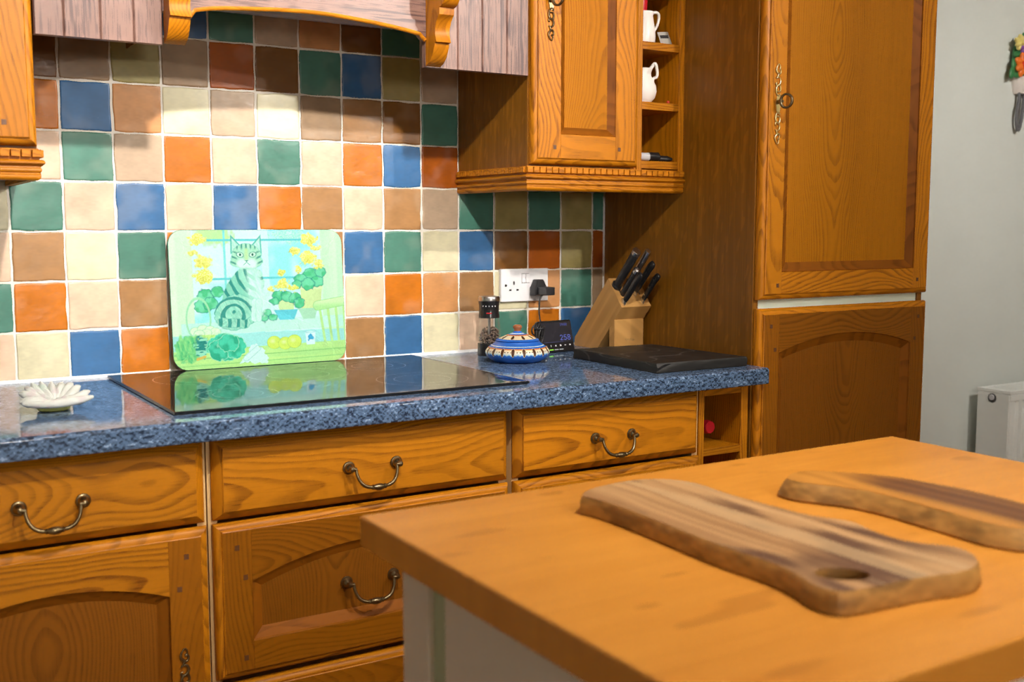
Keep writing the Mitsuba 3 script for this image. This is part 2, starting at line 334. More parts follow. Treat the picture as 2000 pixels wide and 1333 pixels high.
# tiles
PITCH_, ZT = 0.104, 1.6374
GRID = {-1: {3: 'blue', 4: 'green', 5: 'beige', 6: 'apricot', 7: 'brown', 8: 'green', 9: 'beige', 0: 'tan', 1: 'cream', 2: 'blue'},
        0: {0: 'brown', 1: 'taupe', 2: 'olive', 3: 'taupe', 4: 'terracotta', 5: 'brown', 6: 'green', 7: 'blue', 8: 'olive', 9: 'beige'},
        1: {0: 'orange', 1: 'blue', 2: 'apricot', 3: 'cream', 4: 'beige', 5: 'cream', 6: 'taupe', 7: 'tan', 8: 'brown', 9: 'green'},
        2: {-1: 'tan', 0: 'peach', 1: 'green', 2: 'beige', 3: 'orange', 4: 'peach', 5: 'green', 6: 'peach', 7: 'orange', 8: 'blue', 9: 'terracotta'},
        3: {-2: 'blue', -1: 'cream', 0: 'green', 1: 'peach', 2: 'blue', 3: 'peach', 4: 'blue', 5: 'orange', 6: 'tan', 7: 'peach', 8: 'tan', 9: 'beige', 10: 'green', 11: 'olive', 12: 'green', 13: 'olive', 14: 'green'},
        4: {-2: 'cream', -1: 'peach', 0: 'tan', 1: 'cream', 2: 'green', 3: 'orange', 4: 'cream', 5: 'blue', 6: 'tan', 7: 'blue', 8: 'green', 9: 'cream', 10: 'blue', 11: 'brown', 12: 'terracotta', 13: 'olive', 14: 'terracotta'},
        5: {-2: 'tan', -1: 'green', 0: 'orange', 1: 'peach', 2: 'tan', 3: 'cream', 4: 'green', 5: 'peach', 6: 'orange', 7: 'peach', 8: 'orange', 9: 'apricot', 10: 'tan', 11: 'cream', 12: 'apricot', 13: 'green', 14: 'taupe'},
        6: {-2: 'blue', -1: 'peach', 0: 'cream', 1: 'blue', 2: 'orange', 3: 'cream', 4: 'tan', 5: 'green', 6: 'apricot', 7: 'tan', 8: 'blue', 9: 'cream', 10: 'peach', 11: 'green', 12: 'orange', 13: 'blue', 14: 'tan'}}
scene['wall_back__grout'] = mikit.ply(box(-0.32, 1.497, 0.0021, 0.014, 0.895, ZT + 0.1), 'grout')
labels['wall_back__grout'] = {'label': 'off white grout between the tiles'}
tn = 0
for r, row in GRID.items():
    for c, col in row.items():
        tn += 1
        x0, x1 = c * PITCH_ + 0.002, (c + 1) * PITCH_ - 0.002
        z1, z0 = ZT - r * PITCH_ - 0.002, ZT - (r + 1) * PITCH_ + 0.002
        if x1 > 1.496: x1 = 1.494
        n = 7; s = np.linspace(0, 1, n + 1)[:-1]; base = []
        for (ax, az), (bx, bz) in (((x0, z0), (x1, z0)), ((x1, z0), (x1, z1)), ((x1, z1), (x0, z1)), ((x0, z1), (x0, z0))):
            for t in s: base.append((ax + (bx - ax) * t, az + (bz - az) * t))
        base = np.array(base); ctr = base.mean(0)
        jit = rng.normal(0, 0.0007, len(base)); jit = (jit + np.roll(jit, 1)) * 0.8
        d = ctr - base; d /= np.linalg.norm(d, axis=1, keepdims=True)
        base = base + d * jit[:, None]
        for q in range(4): base[q * n] += 0.0012 * (ctr - base[q * n]) / np.linalg.norm(ctr - base[q * n])
        def ring(f, y): q = ctr + (base - ctr) * f; return np.stack([q[:, 0], np.full(len(q), y), q[:, 1]], 1)
        tilt = rng.normal(0, 0.0005)
        m = loft([ring(1.0, 0.010), ring(1.0, 0.0018), ring(0.982, 0.0006 + tilt * .3), ring(0.93, 0.0 + tilt * .3), ring(0.45, 0.0004)], True, True)
        v = m.vertices
        uv = np.stack([4.0 * TNAMES.index(col) + (v[:, 0] - c * PITCH_) / PITCH_, 4.0 * tn + (v[:, 2] - ZT + (r + 1) * PITCH_) / PITCH_], 1)
        scene['wall_back__tile' + (f'_{tn:03d}' if tn > 1 else '')] = mikit.ply(m, 'tile_glaze', smooth=True, uv=uv)
# sealant bead along the worktop and up the cabinet side
struct('trim_1', extrude_x([(0.004, 0.9095), (-0.004, 0.9095), (-0.0015, 0.916), (0.004, 0.9185)], -0.32, 1.49), 'silicone', 'white sealant bead between worktop and tiles')
struct('trim_2', box(1.491, 1.4965, -0.0015, 0.004, 0.918, 1.313), 'silicone', 'white sealant line between tiles and tall cabinet side')

# ------------------------------------------------------------------ worktop
ZW = 0.91
prof = [(-0.001, ZW - 0.0374), (-0.001, ZW)]
for a in np.linspace(0, PI / 2, 7): prof.append((-0.629 - 0.007 * math.sin(a), ZW - 0.007 + 0.007 * math.cos(a)))
prof += [(-0.636, ZW - 0.033)]
for a in np.linspace(0, PI / 2, 5)[1:]: prof.append((-0.632 - 0.004 * math.cos(a) , ZW - 0.0334 - 0.004 * math.sin(a)))
wt = extrude_x(prof, -0.75, 1.4955)
put('worktop', wt, 'granite_laminate', smooth=40); tag('worktop', 'blue grey speckled stone effect kitchen worktop with rounded front edge', 'worktop')

# ------------------------------------------------------------------ cabinet fronts
def rect_ring(x0, x1, z0, z1, ins, y):
    return np.array([(x0 + ins, y, z0 + ins), (x1 - ins, y, z0 + ins), (x1 - ins, y, z1 - ins), (x0 + ins, y, z1 - ins)])

def edge_moulding(x0, x1, z0, z1, yb, prof):
    """Four mitred lengths with the profile [(inset, depth)]."""
    rings = np.array([rect_ring(x0, x1, z0, z1, i, yb - d) for i, d in prof]); parts = []
    for k, ax in ((0, 'x'), (1, 'z'), (2, 'x'), (3, 'z')):
        a, b = rings[:, k], rings[:, (k + 1) % 4]
        g = np.stack([a, b], 1)
        f = []
        for i in range(len(prof) - 1): f += [(2 * i, 2 * i + 1, 2 * i + 3), (2 * i, 2 * i + 3, 2 * i + 2)]
        parts.append((trimesh.Trimesh(g.reshape(-1, 3), np.array(f), process=False), ax))
    return join_wood(parts)

OVOLO = [(0.001, 0.0), (0.0, 0.006), (0.0012, 0.0115), (0.004, 0.0155), (0.008, 0.0178), (0.0125, 0.0182), (0.0128, 0.0208), (0.0145, 0.022)]
SLOPE = [(0.001, 0.0), (0.0, 0.004), (0.002, 0.0075), (0.0065, 0.0125), (0.011, 0.0165), (0.0145, 0.0188), (0.0155, 0.0192), (0.0157, 0.0212), (0.017, 0.022)]

def inset(poly, d):
    p = np.asarray(poly, float); n = len(p); out = []
    for i in range(n):
        a, b, c = p[i - 1], p[i], p[(i + 1) % n]
        e1, e2 = (b - a) / np.linalg.norm(b - a), (c - b) / np.linalg.norm(c - b)
        n1, n2 = np.array([-e1[1], e1[0]]), np.array([-e2[1], e2[0]])
        m = n1 + n2; m /= np.linalg.norm(m); out.append(b + m * d / max(0.35, m @ n1))
    return np.array(out)

def arch_pts(x0, x1, ze, za, n=20):
    """From the right end to the left end of an arch with its ends at ze and its apex at za."""
    x = np.linspace(x1, x0, n + 1); t = (x - x0) / (x1 - x0) * 2 - 1
    rise = za - ze; R = ((x1 - x0) ** 2 / 4 + rise ** 2) / (2 * rise)
    return [(xx, za - R + math.sqrt(R * R - ((xx - (x0 + x1) / 2) ** 2))) for xx in x]

def door(key, x0, x1, z0, z1, yb, ox0, ox1, oz0, oz1, apex=None, pegs=(), bev=0.020, rec=0.012, stile='oak', rail='oak', panel='oak_panel'):
    """Framed door: edge moulding, two stiles, two rails, bevelled recess, panel and pegs. The opening is ox0..ox1, oz0..oz1 (arch from oz1 up to apex)."""
    yf = yb - 0.022; e = 0.0140
    m, uv = edge_moulding(x0, x1, z0, z1, yb, OVOLO); put(key + '__edge_moulding', m, 'oak', True, uv)
    t = 0.010
    for a, b in ((x0 + e, ox0), (ox1, x1 - e)): wood(key + '__stile', box(a, b, yf, yf + t, z0 + e, z1 - e, 0.0006), stile, 'z')
    wood(key + '__rail', box(ox0, ox1, yf, yf + t, z0 + e, oz0, 0.0006), rail, 'x')
    if apex is None:
        wood(key + '__rail', box(ox0, ox1, yf, yf + t, oz1, z1 - e, 0.0006), 'oak', 'x')
        op = np.array([(ox0, oz0), (ox1, oz0), (ox1, oz1), (ox0, oz1)])
    else:
        ar = arch_pts(ox0, ox1, oz1, apex)
        wood(key + '__rail', extrude([(ox0, z1 - e), (ox1, z1 - e)] + ar, yf, yf + t), rail, 'x', smooth=False)
        op = np.array([(ox0, oz0), (ox1, oz0)] + ar)
    # recess bevel
    i1, i2 = inset(op, 0.0015), inset(op, bev)
    rings = [np.stack([q[:, 0], np.full(len(q), y), q[:, 1]], 1) for q, y in ((op, yf), (i1, yf + 0.003), (i2, yf + rec))]
    parts = []
    for k in range(len(op)):
        k2 = (k + 1) % len(op); g = np.array([[r[k], r[k2]] for r in rings]).reshape(-1, 3)
        ax = 'z' if abs(op[k2][1] - op[k][1]) > abs(op[k2][0] - op[k][0]) else 'x'
        parts.append((trimesh.Trimesh(g, [(0, 1, 3), (0, 3, 2), (2, 3, 5), (2, 5, 4)], process=False), ax))
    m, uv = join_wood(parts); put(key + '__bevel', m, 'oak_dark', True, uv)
    pm = extrude(Polygon(inset(op, bev - 0.002)), yf + rec, yf + rec + 0.005)
    wood(key + '__panel', pm, panel, 'z', smooth=False)
    put(key, box(x0 + 0.004, x1 - 0.004, yf + rec + 0.005, yb, z0 + 0.004, z1 - 0.004), 'oak_dark')
    for px, pz in pegs: put(key + '__peg', box(px - 0.004, px + 0.004, yf - 0.0006, yf + 0.002, pz - 0.0045, pz + 0.0045), 'peg_wood')

def drawer_front(key, x0, x1, z0, z1, yb):
    yf = yb - 0.022; e = 0.0165
    m, uv = edge_moulding(x0, x1, z0, z1, yb, SLOPE); put(key + '__edge_moulding', m, 'oak', True, uv)
    wood(key, box(x0 + e, x1 - e, yf, yf + 0.018, z0 + e, z1 - e, 0.0005), 'oak', 'x')

def handle_mesh(cx, cz, yf):
    """Drop bail handle: two turned roses, bail of round bar with a turned bead."""
    ms = []
    for s in (-1, 1):
        p = lathe([(0.0005, 0.0), (0.0118, 0.0), (0.0122, 0.0015), (0.0112, 0.003), (0.0088, 0.0036), (0.0092, 0.005), (0.0082, 0.0085), (0.0048, 0.0115), (0.0040, 0.014), (0.0052, 0.016), (0.0058, 0.0185), (0.0045, 0.0215), (0.0006, 0.0225)], 22)
        p.apply_transform(trimesh.transformations.rotation_matrix(PI / 2, (1, 0, 0))); p.apply_translation((cx + s * 0.048, yf, cz)); ms.append(p)
        nub = tube([(cx + s * 0.0485, yf - 0.0185, cz), (cx + s * 0.040, yf - 0.0185, cz - 0.0005)], [0.0042, 0.0036], 10); ms.append(nub)
    pts = [(-0.041, 0.0), (-0.0405, -0.009), (-0.037, -0.020), (-0.029, -0.030), (-0.018, -0.0345), (-0.008, -0.0355), (0.0, -0.0358)]
    pts = pts + [(-x, z) for x, z in pts[-2::-1]]
    c = smoothcurve([(cx + x, yf - 0.0185 - 0.010 * min(1, -z / 0.036), cz + z) for x, z in pts], 61)
    x = (c[:, 0] - cx); r = np.full(len(c), 0.0030) + 0.0006 * np.exp(-((np.abs(x) - 0.025) / 0.01) ** 2)
    r = np.where((np.abs(x) < 0.0115), 0.0038 + 0.0028 * np.cos(np.clip(x / 0.0115, -1, 1) * PI / 2), r)
    r = np.where((np.abs(np.abs(x) - 0.0135) < 0.0013), 0.0052, r)
    ms.append(tube(c, r, 12))
    return cat(*ms)

def handle(key, cx, cz, yf): put(key + '__handle', handle_mesh(cx, cz, yf), 'antique_brass', smooth=40)

def escutcheon(key, cx, z0, z1, yf, metal, key_z=None):
    """Pierced scroll plate, made of C and S scrolls; and the ring of the key in it."""
    H = z1 - z0; ms = []; zc = (z0 + z1) / 2
    def scroll(pts, r): ms.append(tube(smoothcurve([(cx + a, yf - 0.0016, b) for a, b in pts], 22), r, 8))
    for s in (1, -1):
        def Z(t): return zc + s * t * H / 2
        scroll([(-0.001, Z(0.98)), (-0.006, Z(0.90)), (-0.0075, Z(0.82)), (-0.004, Z(0.76)), (0.002, Z(0.73)), (0.006, Z(0.78)), (0.005, Z(0.84)), (0.001, Z(0.83))], np.r_[np.linspace(0.0012, 0.0026, 11), np.linspace(0.0026, 0.0014, 11)])
        scroll([(-0.007, Z(0.62)), (-0.002, Z(0.66)), (0.004, Z(0.62)), (0.0055, Z(0.54)), (0.001, Z(0.47)), (-0.006, Z(0.45)), (-0.008, Z(0.50)), (-0.004, Z(0.52))], np.r_[np.linspace(0.0014, 0.0026, 11), np.linspace(0.0026, 0.0014, 11)])
        scroll([(0.0, Z(0.74)), (-0.003, Z(0.68)), (-0.004, Z(0.63))], 0.002)
        scroll([(0.003, Z(0.47)), (0.006, Z(0.40)), (0.005, Z(0.32)), (-0.001, Z(0.30)), (-0.006, Z(0.34)), (-0.004, Z(0.38))], np.linspace(0.0025, 0.0014, 22))
        scroll([(-0.002, Z(0.46)), (-0.007, Z(0.38)), (-0.006, Z(0.27)), (-0.001, Z(0.20)), (0.005, Z(0.22)), (0.005, Z(0.26))], np.linspace(0.0026, 0.0014, 22))
        scroll([(0.0, Z(0.98)), (0.004, Z(0.92)), (0.0035, Z(0.87)), (0.0, Z(0.86))], 0.0015)
    a = np.linspace(0, 2 * PI, 25)[:-1]
    plate = extrude([(cx + 0.0075 * math.cos(t) * (1 + 0.12 * math.cos(6 * t)), zc + 0.12 * H * math.sin(t)) for t in a], yf - 0.0025, yf)
    ms.append(plate)
    put(key + '__escutcheon', cat(*ms), metal, smooth=40)
    if key_z is not None:
        k = [tube([(cx, yf + 0.001, key_z), (cx, yf - 0.016, key_z)], [0.0030, 0.0030], 10), lathe([(0.0005, 0), (0.0045, 0), (0.005, 0.003), (0.0045, 0.006), (0.0005, 0.006)], 14)]
        k[1].apply_transform(trimesh.transformations.rotation_matrix(PI / 2, (1, 0, 0))); k[1].apply_translation((cx, yf - 0.004, key_z))
        t = np.linspace(0, 2 * PI, 33)
        k.append(tube(np.stack([cx + 0.004 * np.cos(t) * 0 + 0.0, yf - 0.0275 + 0.0125 * np.cos(t), key_z + 0.0150 * np.sin(t)], 1) if False else
                      np.stack([np.full(33, cx) + 0.006 * np.cos(t), yf - 0.0265 + 0.0115 * np.cos(t + PI), key_z + 0.0150 * np.sin(t)], 1), 0.0027 + 0.0010 * np.cos(t) ** 2, 10))
        put(key + '__key', cat(*k), 'antique_brass', smooth=40)

YC, YF = -0.576, -0.598        # carcass front and door face of the base units
def carcass(key, x0, x1, z0, z1, y0, y1=-0.004, shelves=()):
    t = 0.016
    ms = [box(x0, x0 + t, y0, y1, z0, z1), box(x1 - t, x1, y0, y1, z0, z1), box(x0 + t, x1 - t, y0, y1, z0 + 0.0, z0 + t), box(x0 + t, x1 - t, y1 - 0.006, y1, z0 + t, z1)]
    ms += [box(x0 + t, x1 - t, y0 + 0.003, y1 - 0.006, z - t / 2, z + t / 2) for z in shelves]
    put(key + '__carcass', cat(*ms), 'oak_edge')
    labels[key + '__carcass'] = {'label': 'pale edged carcass'}

# base unit below the dish: a drawer over an arched door
b1 = 'base_cabinet'
carcass(b1, -0.285, 0.2190, 0.0, 0.872, YC); drawer_front(b1 + '__drawer', -0.282, 0.2145, 0.722, 0.868, YC); handle(b1 + '__drawer', -0.033, 0.791, YF)
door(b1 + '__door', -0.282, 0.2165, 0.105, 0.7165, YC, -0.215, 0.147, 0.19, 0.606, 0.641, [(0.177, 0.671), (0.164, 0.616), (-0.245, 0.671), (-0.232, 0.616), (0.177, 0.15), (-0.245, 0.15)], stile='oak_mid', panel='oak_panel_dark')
escutcheon(b1 + '__door', 0.169, 0.335, 0.513, YF, 'antique_brass')
tag(b1, 'oak base cabinet left of the wide drawers: one drawer over an arched door', 'cabinet')
# pan drawer unit below the hob
b2 = 'base_cabinet_001'
carcass(b2, 0.2215, 0.8262, 0.0, 0.872, YC); drawer_front(b2 + '__drawer', 0.2275, 0.8265, 0.722, 0.868, YC); handle(b2 + '__drawer', 0.5245, 0.7905, YF)
for j, (za, zb) in enumerate(((0.434, 0.7165), (0.128, 0.424))):
    k = b2 + f'__drawer_{j + 1:03d}'
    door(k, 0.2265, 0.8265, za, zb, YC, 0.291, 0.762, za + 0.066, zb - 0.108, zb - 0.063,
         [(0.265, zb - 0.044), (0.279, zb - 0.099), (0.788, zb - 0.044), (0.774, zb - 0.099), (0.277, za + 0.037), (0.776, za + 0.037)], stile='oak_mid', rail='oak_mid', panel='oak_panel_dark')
    handle(k, 0.5215, 0.571 + (za - 0.434), YF + 0.012)
tag(b2, 'oak base cabinet below the hob with one shallow and two deep arched drawers', 'cabinet')
# third unit
b3 = 'base_cabinet_002'
carcass(b3, 0.8412, 1.3360, 0.0, 0.872, YC); drawer_front(b3 + '__drawer', 0.8405, 1.3290, 0.722, 0.868, YC); handle(b3 + '__drawer', 1.0825, 0.788, YF)
door(b3 + '__door', 0.8405, 1.3310, 0.105, 0.7165, YC, 0.907, 1.264, 0.19, 0.606, 0.641, [(0.88, 0.671), (0.893, 0.616), (1.29, 0.671), (1.277, 0.616)])
tag(b3, 'oak base cabinet between the pan drawers and the bottle rack, drawer over door', 'cabinet')
# bottle rack
rk = 'bottle_rack'
for a, b in ((1.3385, 1.3545), (1.4665, 1.4885)): wood(rk + '__side', box(a, b, YC - 0.002, -0.01, 0.0, 0.872, 0.0005), 'oak', 'z')
wood(rk + '__top_rail', box(1.3545, 1.4665, YC - 0.001, YC + 0.018, 0.848, 0.872, 0.0004), 'oak', 'x')
for z in (0.726, 0.578, 0.430, 0.282, 0.134): wood(rk + '__shelf', box(1.3545, 1.4665, YC - 0.001, -0.012, z - 0.017, z, 0.0004), 'oak', 'x')
wood(rk + '__back', box(1.3545, 1.4665, -0.012, -0.006, 0.1, 0.872), 'oak_veneer', 'z')
tag(rk, 'narrow oak open bottle rack beside the tall cabinet', 'bottle rack')
prof = [(0.001, 0.0), (0.034, 0.0), (0.037, 0.004), (0.037, 0.19), (0.034, 0.205), (0.024, 0.222), (0.0155, 0.24), (0.0138, 0.265)]
R90 = trimesh.transformations.rotation_matrix(PI / 2, (1, 0, 0))
m = lathe(prof, 30); m.apply_transform(R90); m.apply_translation((1.4145, -0.225, 0.7635)); put('wine_bottle__body', m, 'bottle_glass', smooth=40)
m = lathe([(0.0142, 0.222), (0.0146, 0.25), (0.0150, 0.292), (0.0162, 0.293), (0.0162, 0.298), (0.0148, 0.300), (0.0148, 0.306), (0.013, 0.308), (0.0005, 0.3075)], 28); m.apply_transform(R90); m.apply_translation((1.4145, -0.225, 0.7635))
put('wine_bottle__foil_cap', m, 'red_foil', smooth=40); labels['wine_bottle__foil_cap'] = {'label': 'shiny red foil cap'}
tag('wine_bottle', 'wine bottle with red foil cap lying in the top space of the bottle rack', 'bottle')

# ------------------------------------------------------------------ tall cabinet
tc = 'tall_cabinet'
wood(tc + '__side_panel', box(1.497, 1.5145, YC, -0.0005, 0.0, 2.25, 0.0006), 'oak_veneer', 'z'); labels[tc + '__side_panel'] = {'label': 'dark oak veneer side panel'}
wood(tc + '__side_panel', box(2.078, 2.0945, YC, -0.0005, 0.0, 2.25, 0.0006), 'oak_veneer', 'z')
put(tc + '__fridge_edge', box(1.516, 2.0765, YC + 0.004, -0.01, 0.03, 2.24), 'fridge_white'); labels[tc + '__fridge_edge'] = {'label': 'pale white fridge front seen between the doors'}
door(tc + '__upper_door', 1.5005, 2.0945, 1.0615, 2.20, YC - 0.001, 1.566, 2.030, 1.126, 2.13, None, [(1.553, 1.095), (2.046, 1.097)], bev=0.022)
escutcheon(tc + '__upper_door', 1.5385, 1.417, 1.600, YF - 0.001, 'gilt_brass', 1.5135)
door(tc + '__lower_door', 1.5005, 2.0945, 0.105, 1.0415, YC - 0.001, 1.563, 2.028, 0.18, 0.937, 0.9735, [(1.536, 1.000), (1.550, 0.945), (2.056, 1.002), (2.044, 0.946)], bev=0.022, stile='oak_mid', rail='oak_mid', panel='oak_panel_dark')  # darker oaks put the shade on this lower door into its colour
tag(tc, 'tall honey oak cabinet with a plain door over an arched door', 'cabinet')

# ------------------------------------------------------------------ right wall cabinet and its open shelves
YU, YUF = -0.322, -0.344
uc = 'wall_cabinet'
wood(uc + '__side_panel', box(1.040, 1.056, YU, -0.0005, 1.368, 2.15, 0.0005), 'oak_veneer', 'z')
wood(uc + '__side_panel', box(1.334, 1.350, YU, -0.0005, 1.368, 2.15, 0.0005), 'oak', 'z')
wood(uc + '__base_board', box(1.056, 1.334, YU + 0.001, -0.001, 1.369, 1.387), 'oak_veneer', 'x')
door(uc + '__door', 1.0425, 1.3445, 1.3725, 2.14, YU, 1.117, 1.272, 1.441, 2.07, None, [(1.100, 1.411), (1.283, 1.412)], bev=0.017)
escutcheon(uc + '__door', 1.0885, 1.645, 1.825, YUF, 'antique_brass', 1.735)
tag(uc, 'oak wall cabinet with one panelled door right of the hob tiles', 'cabinet')
sh = 'open_shelf_unit'
wood(sh + '__side_panel', box(1.3515, 1.3660, YU - 0.002, -0.0005, 1.368, 2.15, 0.0005), 'oak', 'z')
wood(sh + '__side_panel', box(1.4800, 1.4962, YU - 0.002, -0.0005, 1.368, 2.15, 0.0005), 'oak', 'z')
for z in (1.390, 1.531, 1.673, 1.815, 1.957): wood(sh + '__shelf', box(1.366, 1.480, YU - 0.001, -0.012, z - 0.0185, z, 0.0004), 'oak', 'x')
wood(sh + '__back', box(1.366, 1.480, -0.012, -0.001, 1.37, 2.15), 'oak_veneer', 'z')
tag(sh, 'narrow oak open shelf unit holding two white jugs', 'shelf')

def cornice(key, path, closed_ends, teeth, label):
    """Stepped moulding swept along a plan path [(x, y, nx, ny)] with outward mitre normals; teeth: (start, end, outward normal, count)."""
    z0 = 1.3130
    pr = [(-0.016, 1.3685), (0.0015, 1.3685), (0.0015, 1.3490), (0.0075, 1.3482), (0.0105, 1.3455), (0.0105, 1.3425), (0.0075, 1.3398), (0.0030, 1.3385), (0.0035, 1.3350), (0.0050, 1.3335), (0.0055, 1.3300), (0.0040, 1.3275), (0.0015, 1.3265), (0.0015, 1.3235), (0.0035, 1.3220), (0.0040, 1.3185), (0.0025, 1.3155), (-0.001, 1.3130), (-0.016, 1.3130)]
    parts = []
    for (xa, ya, nax, nay), (xb, yb, nbx, nby) in zip(path[:-1], path[1:]):
        ra = np.array([(xa + nax * o, ya + nay * o, z) for o, z in pr]); rb = np.array([(xb + nbx * o, yb + nby * o, z) for o, z in pr])
        m = loft([ra, rb], True, True); fixn(m); parts.append((m, 'x' if abs(xb - xa) > abs(yb - ya) else 'y'))
    m, uv = join_wood(parts); put(key, m, 'oak', True, uv); tag(key, label, 'moulding')
    for (a, b, nrm, cnt) in teeth:
        a, b, nrm = np.array(a), np.array(b), np.array(nrm); w = (b - a) / cnt; L = np.linalg.norm(w)
        t = w / L
        for i in range(cnt):
            c = a + w * (i + 0.5); h = 0.5 * L - 0.0013
            ex, ey = abs(t[0]) * h + abs(nrm[0]) * 0.0045, abs(t[1]) * h + abs(nrm[1]) * 0.0045
            q = c + nrm * 0.0055
            wood(key + '__dentil', box(q[0] - ex, q[0] + ex, q[1] - ey, q[1] + ey, 1.3535, 1.3665, 0.0006), 'oak', 'x' if abs(t[0]) > .5 else 'y', tone=500 + i % 2)
CX0, CY = 1.039, -0.3235
cornice('cornice_moulding', [(CX0, -0.001, -1, 0), (CX0, CY, -1, -1), (1.4955, CY, 0, -1)], True,
        [((CX0, -0.006), (CX0, CY), (-1, 0), 19), ((CX0 - .006, CY), (1.495, CY), (0, -1), 27)], 'dentil moulding along the foot of the right wall cabinet and shelf unit')
# left wall cabinet
ul = 'wall_cabinet_001'
wood(ul + '__side_panel', box(-0.006, 0.010, YU, -0.0005, 1.368, 2.15, 0.0005), 'oak_veneer', 'z')
wood(ul + '__side_panel', box(-0.390, -0.374, YU, -0.0005, 1.368, 2.15, 0.0005), 'oak_veneer', 'z')
wood(ul + '__base_board', box(-0.374, -0.006, YU + 0.001, -0.001, 1.369, 1.387), 'oak_veneer', 'x')
door(ul + '__door', -0.389, 0.0095, 1.3725, 2.14, YU, -0.318, -0.061, 1.441, 2.07, None, [(-0.044, 1.411), (-0.335, 1.411)], bev=0.017)
tag(ul, 'oak wall cabinet at the left edge beside the extractor canopy', 'cabinet')
cornice('cornice_moulding_001', [(-0.40, CY, 0, -1), (0.011, CY, 1, -1), (0.011, -0.001, 1, 0)], True,
        [((-0.40, CY), (0.011 + .006, CY), (0, -1), 24), ((0.011, CY), (0.011, -0.006), (1, 0), 19)], 'dentil moulding along the foot of the left wall cabinet')

# ------------------------------------------------------------------ extractor canopy
ca = 'extractor_canopy'; YB = -0.330
for (xa, xb, cuts) in ((0.0125, 0.2345, (0.0624, 0.1248, 0.1830)), (0.7795, 1.0385, (0.8578, 0.9189, 0.9816))):
    xs = [xa, *cuts, xb]
    for a, b in zip(xs[:-1], xs[1:]):
        g = 0.0004
        pl = [(a + g, YB + 0.018), (a + g, YB + 0.0022), (a + g + 0.0022, YB), (b - g - 0.0022, YB), (b - g, YB + 0.0022), (b - g, YB + 0.018)]
        wood(ca + '__board', extrude_z(Polygon(pl), 1.5675, 2.15), 'oak_painted_sheen', 'z', smooth=False)
AR = [(0.2755, 1.6275), (0.279, 1.6215), (0.285, 1.6225), (0.290, 1.6300), (0.2945, 1.6350)] + [(0.32, 1.6405), (0.363, 1.6455), (0.421, 1.6500), (0.47, 1.6530), (0.511, 1.6543), (0.552, 1.6543), (0.592, 1.6525), (0.676, 1.6460), (0.735, 1.6390), (0.766, 1.6340), (0.7705, 1.6285), (0.779, 1.6215)]
AR = [tuple(q) for q in np.vstack([AR[:5], smoothcurve(AR[4:-3], 40)[1:], AR[-3:]])]
op = [(0.2345, 2.15), (0.2345, 1.6275)] + AR + [(0.7795, 2.15)]
arch = extrude(Polygon(op), YB - 0.004, YB + 0.018)
wood(ca + '__arch_board', arch, 'oak_painted_sheen', 'x', smooth=False)
nose = tube([(x, YB - 0.001, z + 0.0005) for x, z in AR], 0.0045, 10); wood(ca + '__arch_nosing', nose, 'oak', 'x')
corb = [(-0.330, 1.5690), (-0.345, 1.5745), (-0.356, 1.5830), (-0.3635, 1.5930), (-0.3685, 1.6020), (-0.3715, 1.6100), (-0.3715, 1.6125), (-0.3795, 1.6130), (-0.3765, 1.6190), (-0.3735, 1.6280), (-0.3730, 1.6370), (-0.3755, 1.6460), (-0.3800, 1.6550), (-0.3860, 1.6620), (-0.3920, 1.6665), (-0.3925, 1.6680), (-0.3935, 1.6810), (-0.4005, 1.6820), (-0.4085, 1.6860), (-0.4145, 1.6915), (-0.4185, 1.6980), (-0.4205, 1.7060), (-0.4205, 1.80), (-0.330, 1.80)]
for a, b in ((0.2365, 0.2750), (0.7800, 0.8145)): wood(ca + '__corbel', extrude_x(corb, a, b), 'oak', 'z', angle=28)
wood(ca + '__return_board', box(0.2345, 0.2365, YB + 0.018, -0.03, 1.60, 2.1), 'oak_veneer', 'z')
tag(ca, 'oak extractor canopy of boards with sheen painted into their colour, arched valance and scrolled corbels', 'canopy')
hd = 'cooker_hood'
put(hd + '__body', box(0.30, 0.862, -0.288, -0.003, 1.708, 1.80, 0.006), 'hood_metal', smooth=20)
put(hd + '__rim', cat(box(0.30, 0.862, -0.292, -0.27, 1.700, 1.712, .003), box(0.30, 0.862, -0.025, -0.003, 1.700, 1.712, .003), box(0.30, 0.322, -0.27, -0.025, 1.700, 1.712, .003), box(0.84, 0.862, -0.27, -0.025, 1.700, 1.712, .003)), 'hood_metal', smooth=20)
a = np.linspace(0, 2 * PI, 49)
put(hd + '__control_surround', tube(np.stack([0.475 + 0.10 * np.sign(np.cos(a)) * np.abs(np.cos(a)) ** .6, -0.055 + 0.026 * np.sin(a), 0 * a + 1.7065], 1), 0.0022, 8), 'steel', smooth=True)
for x0, x1 in ((0.430, 0.446), (0.450, 0.460), (0.508, 0.545)): put(hd + '__switch', box(x0, x1, -0.066, -0.044, 1.7045, 1.709, .001), 'dark_hole')
tag(hd, 'grey metal cooker hood under the arched canopy above the hob', 'cooker hood')

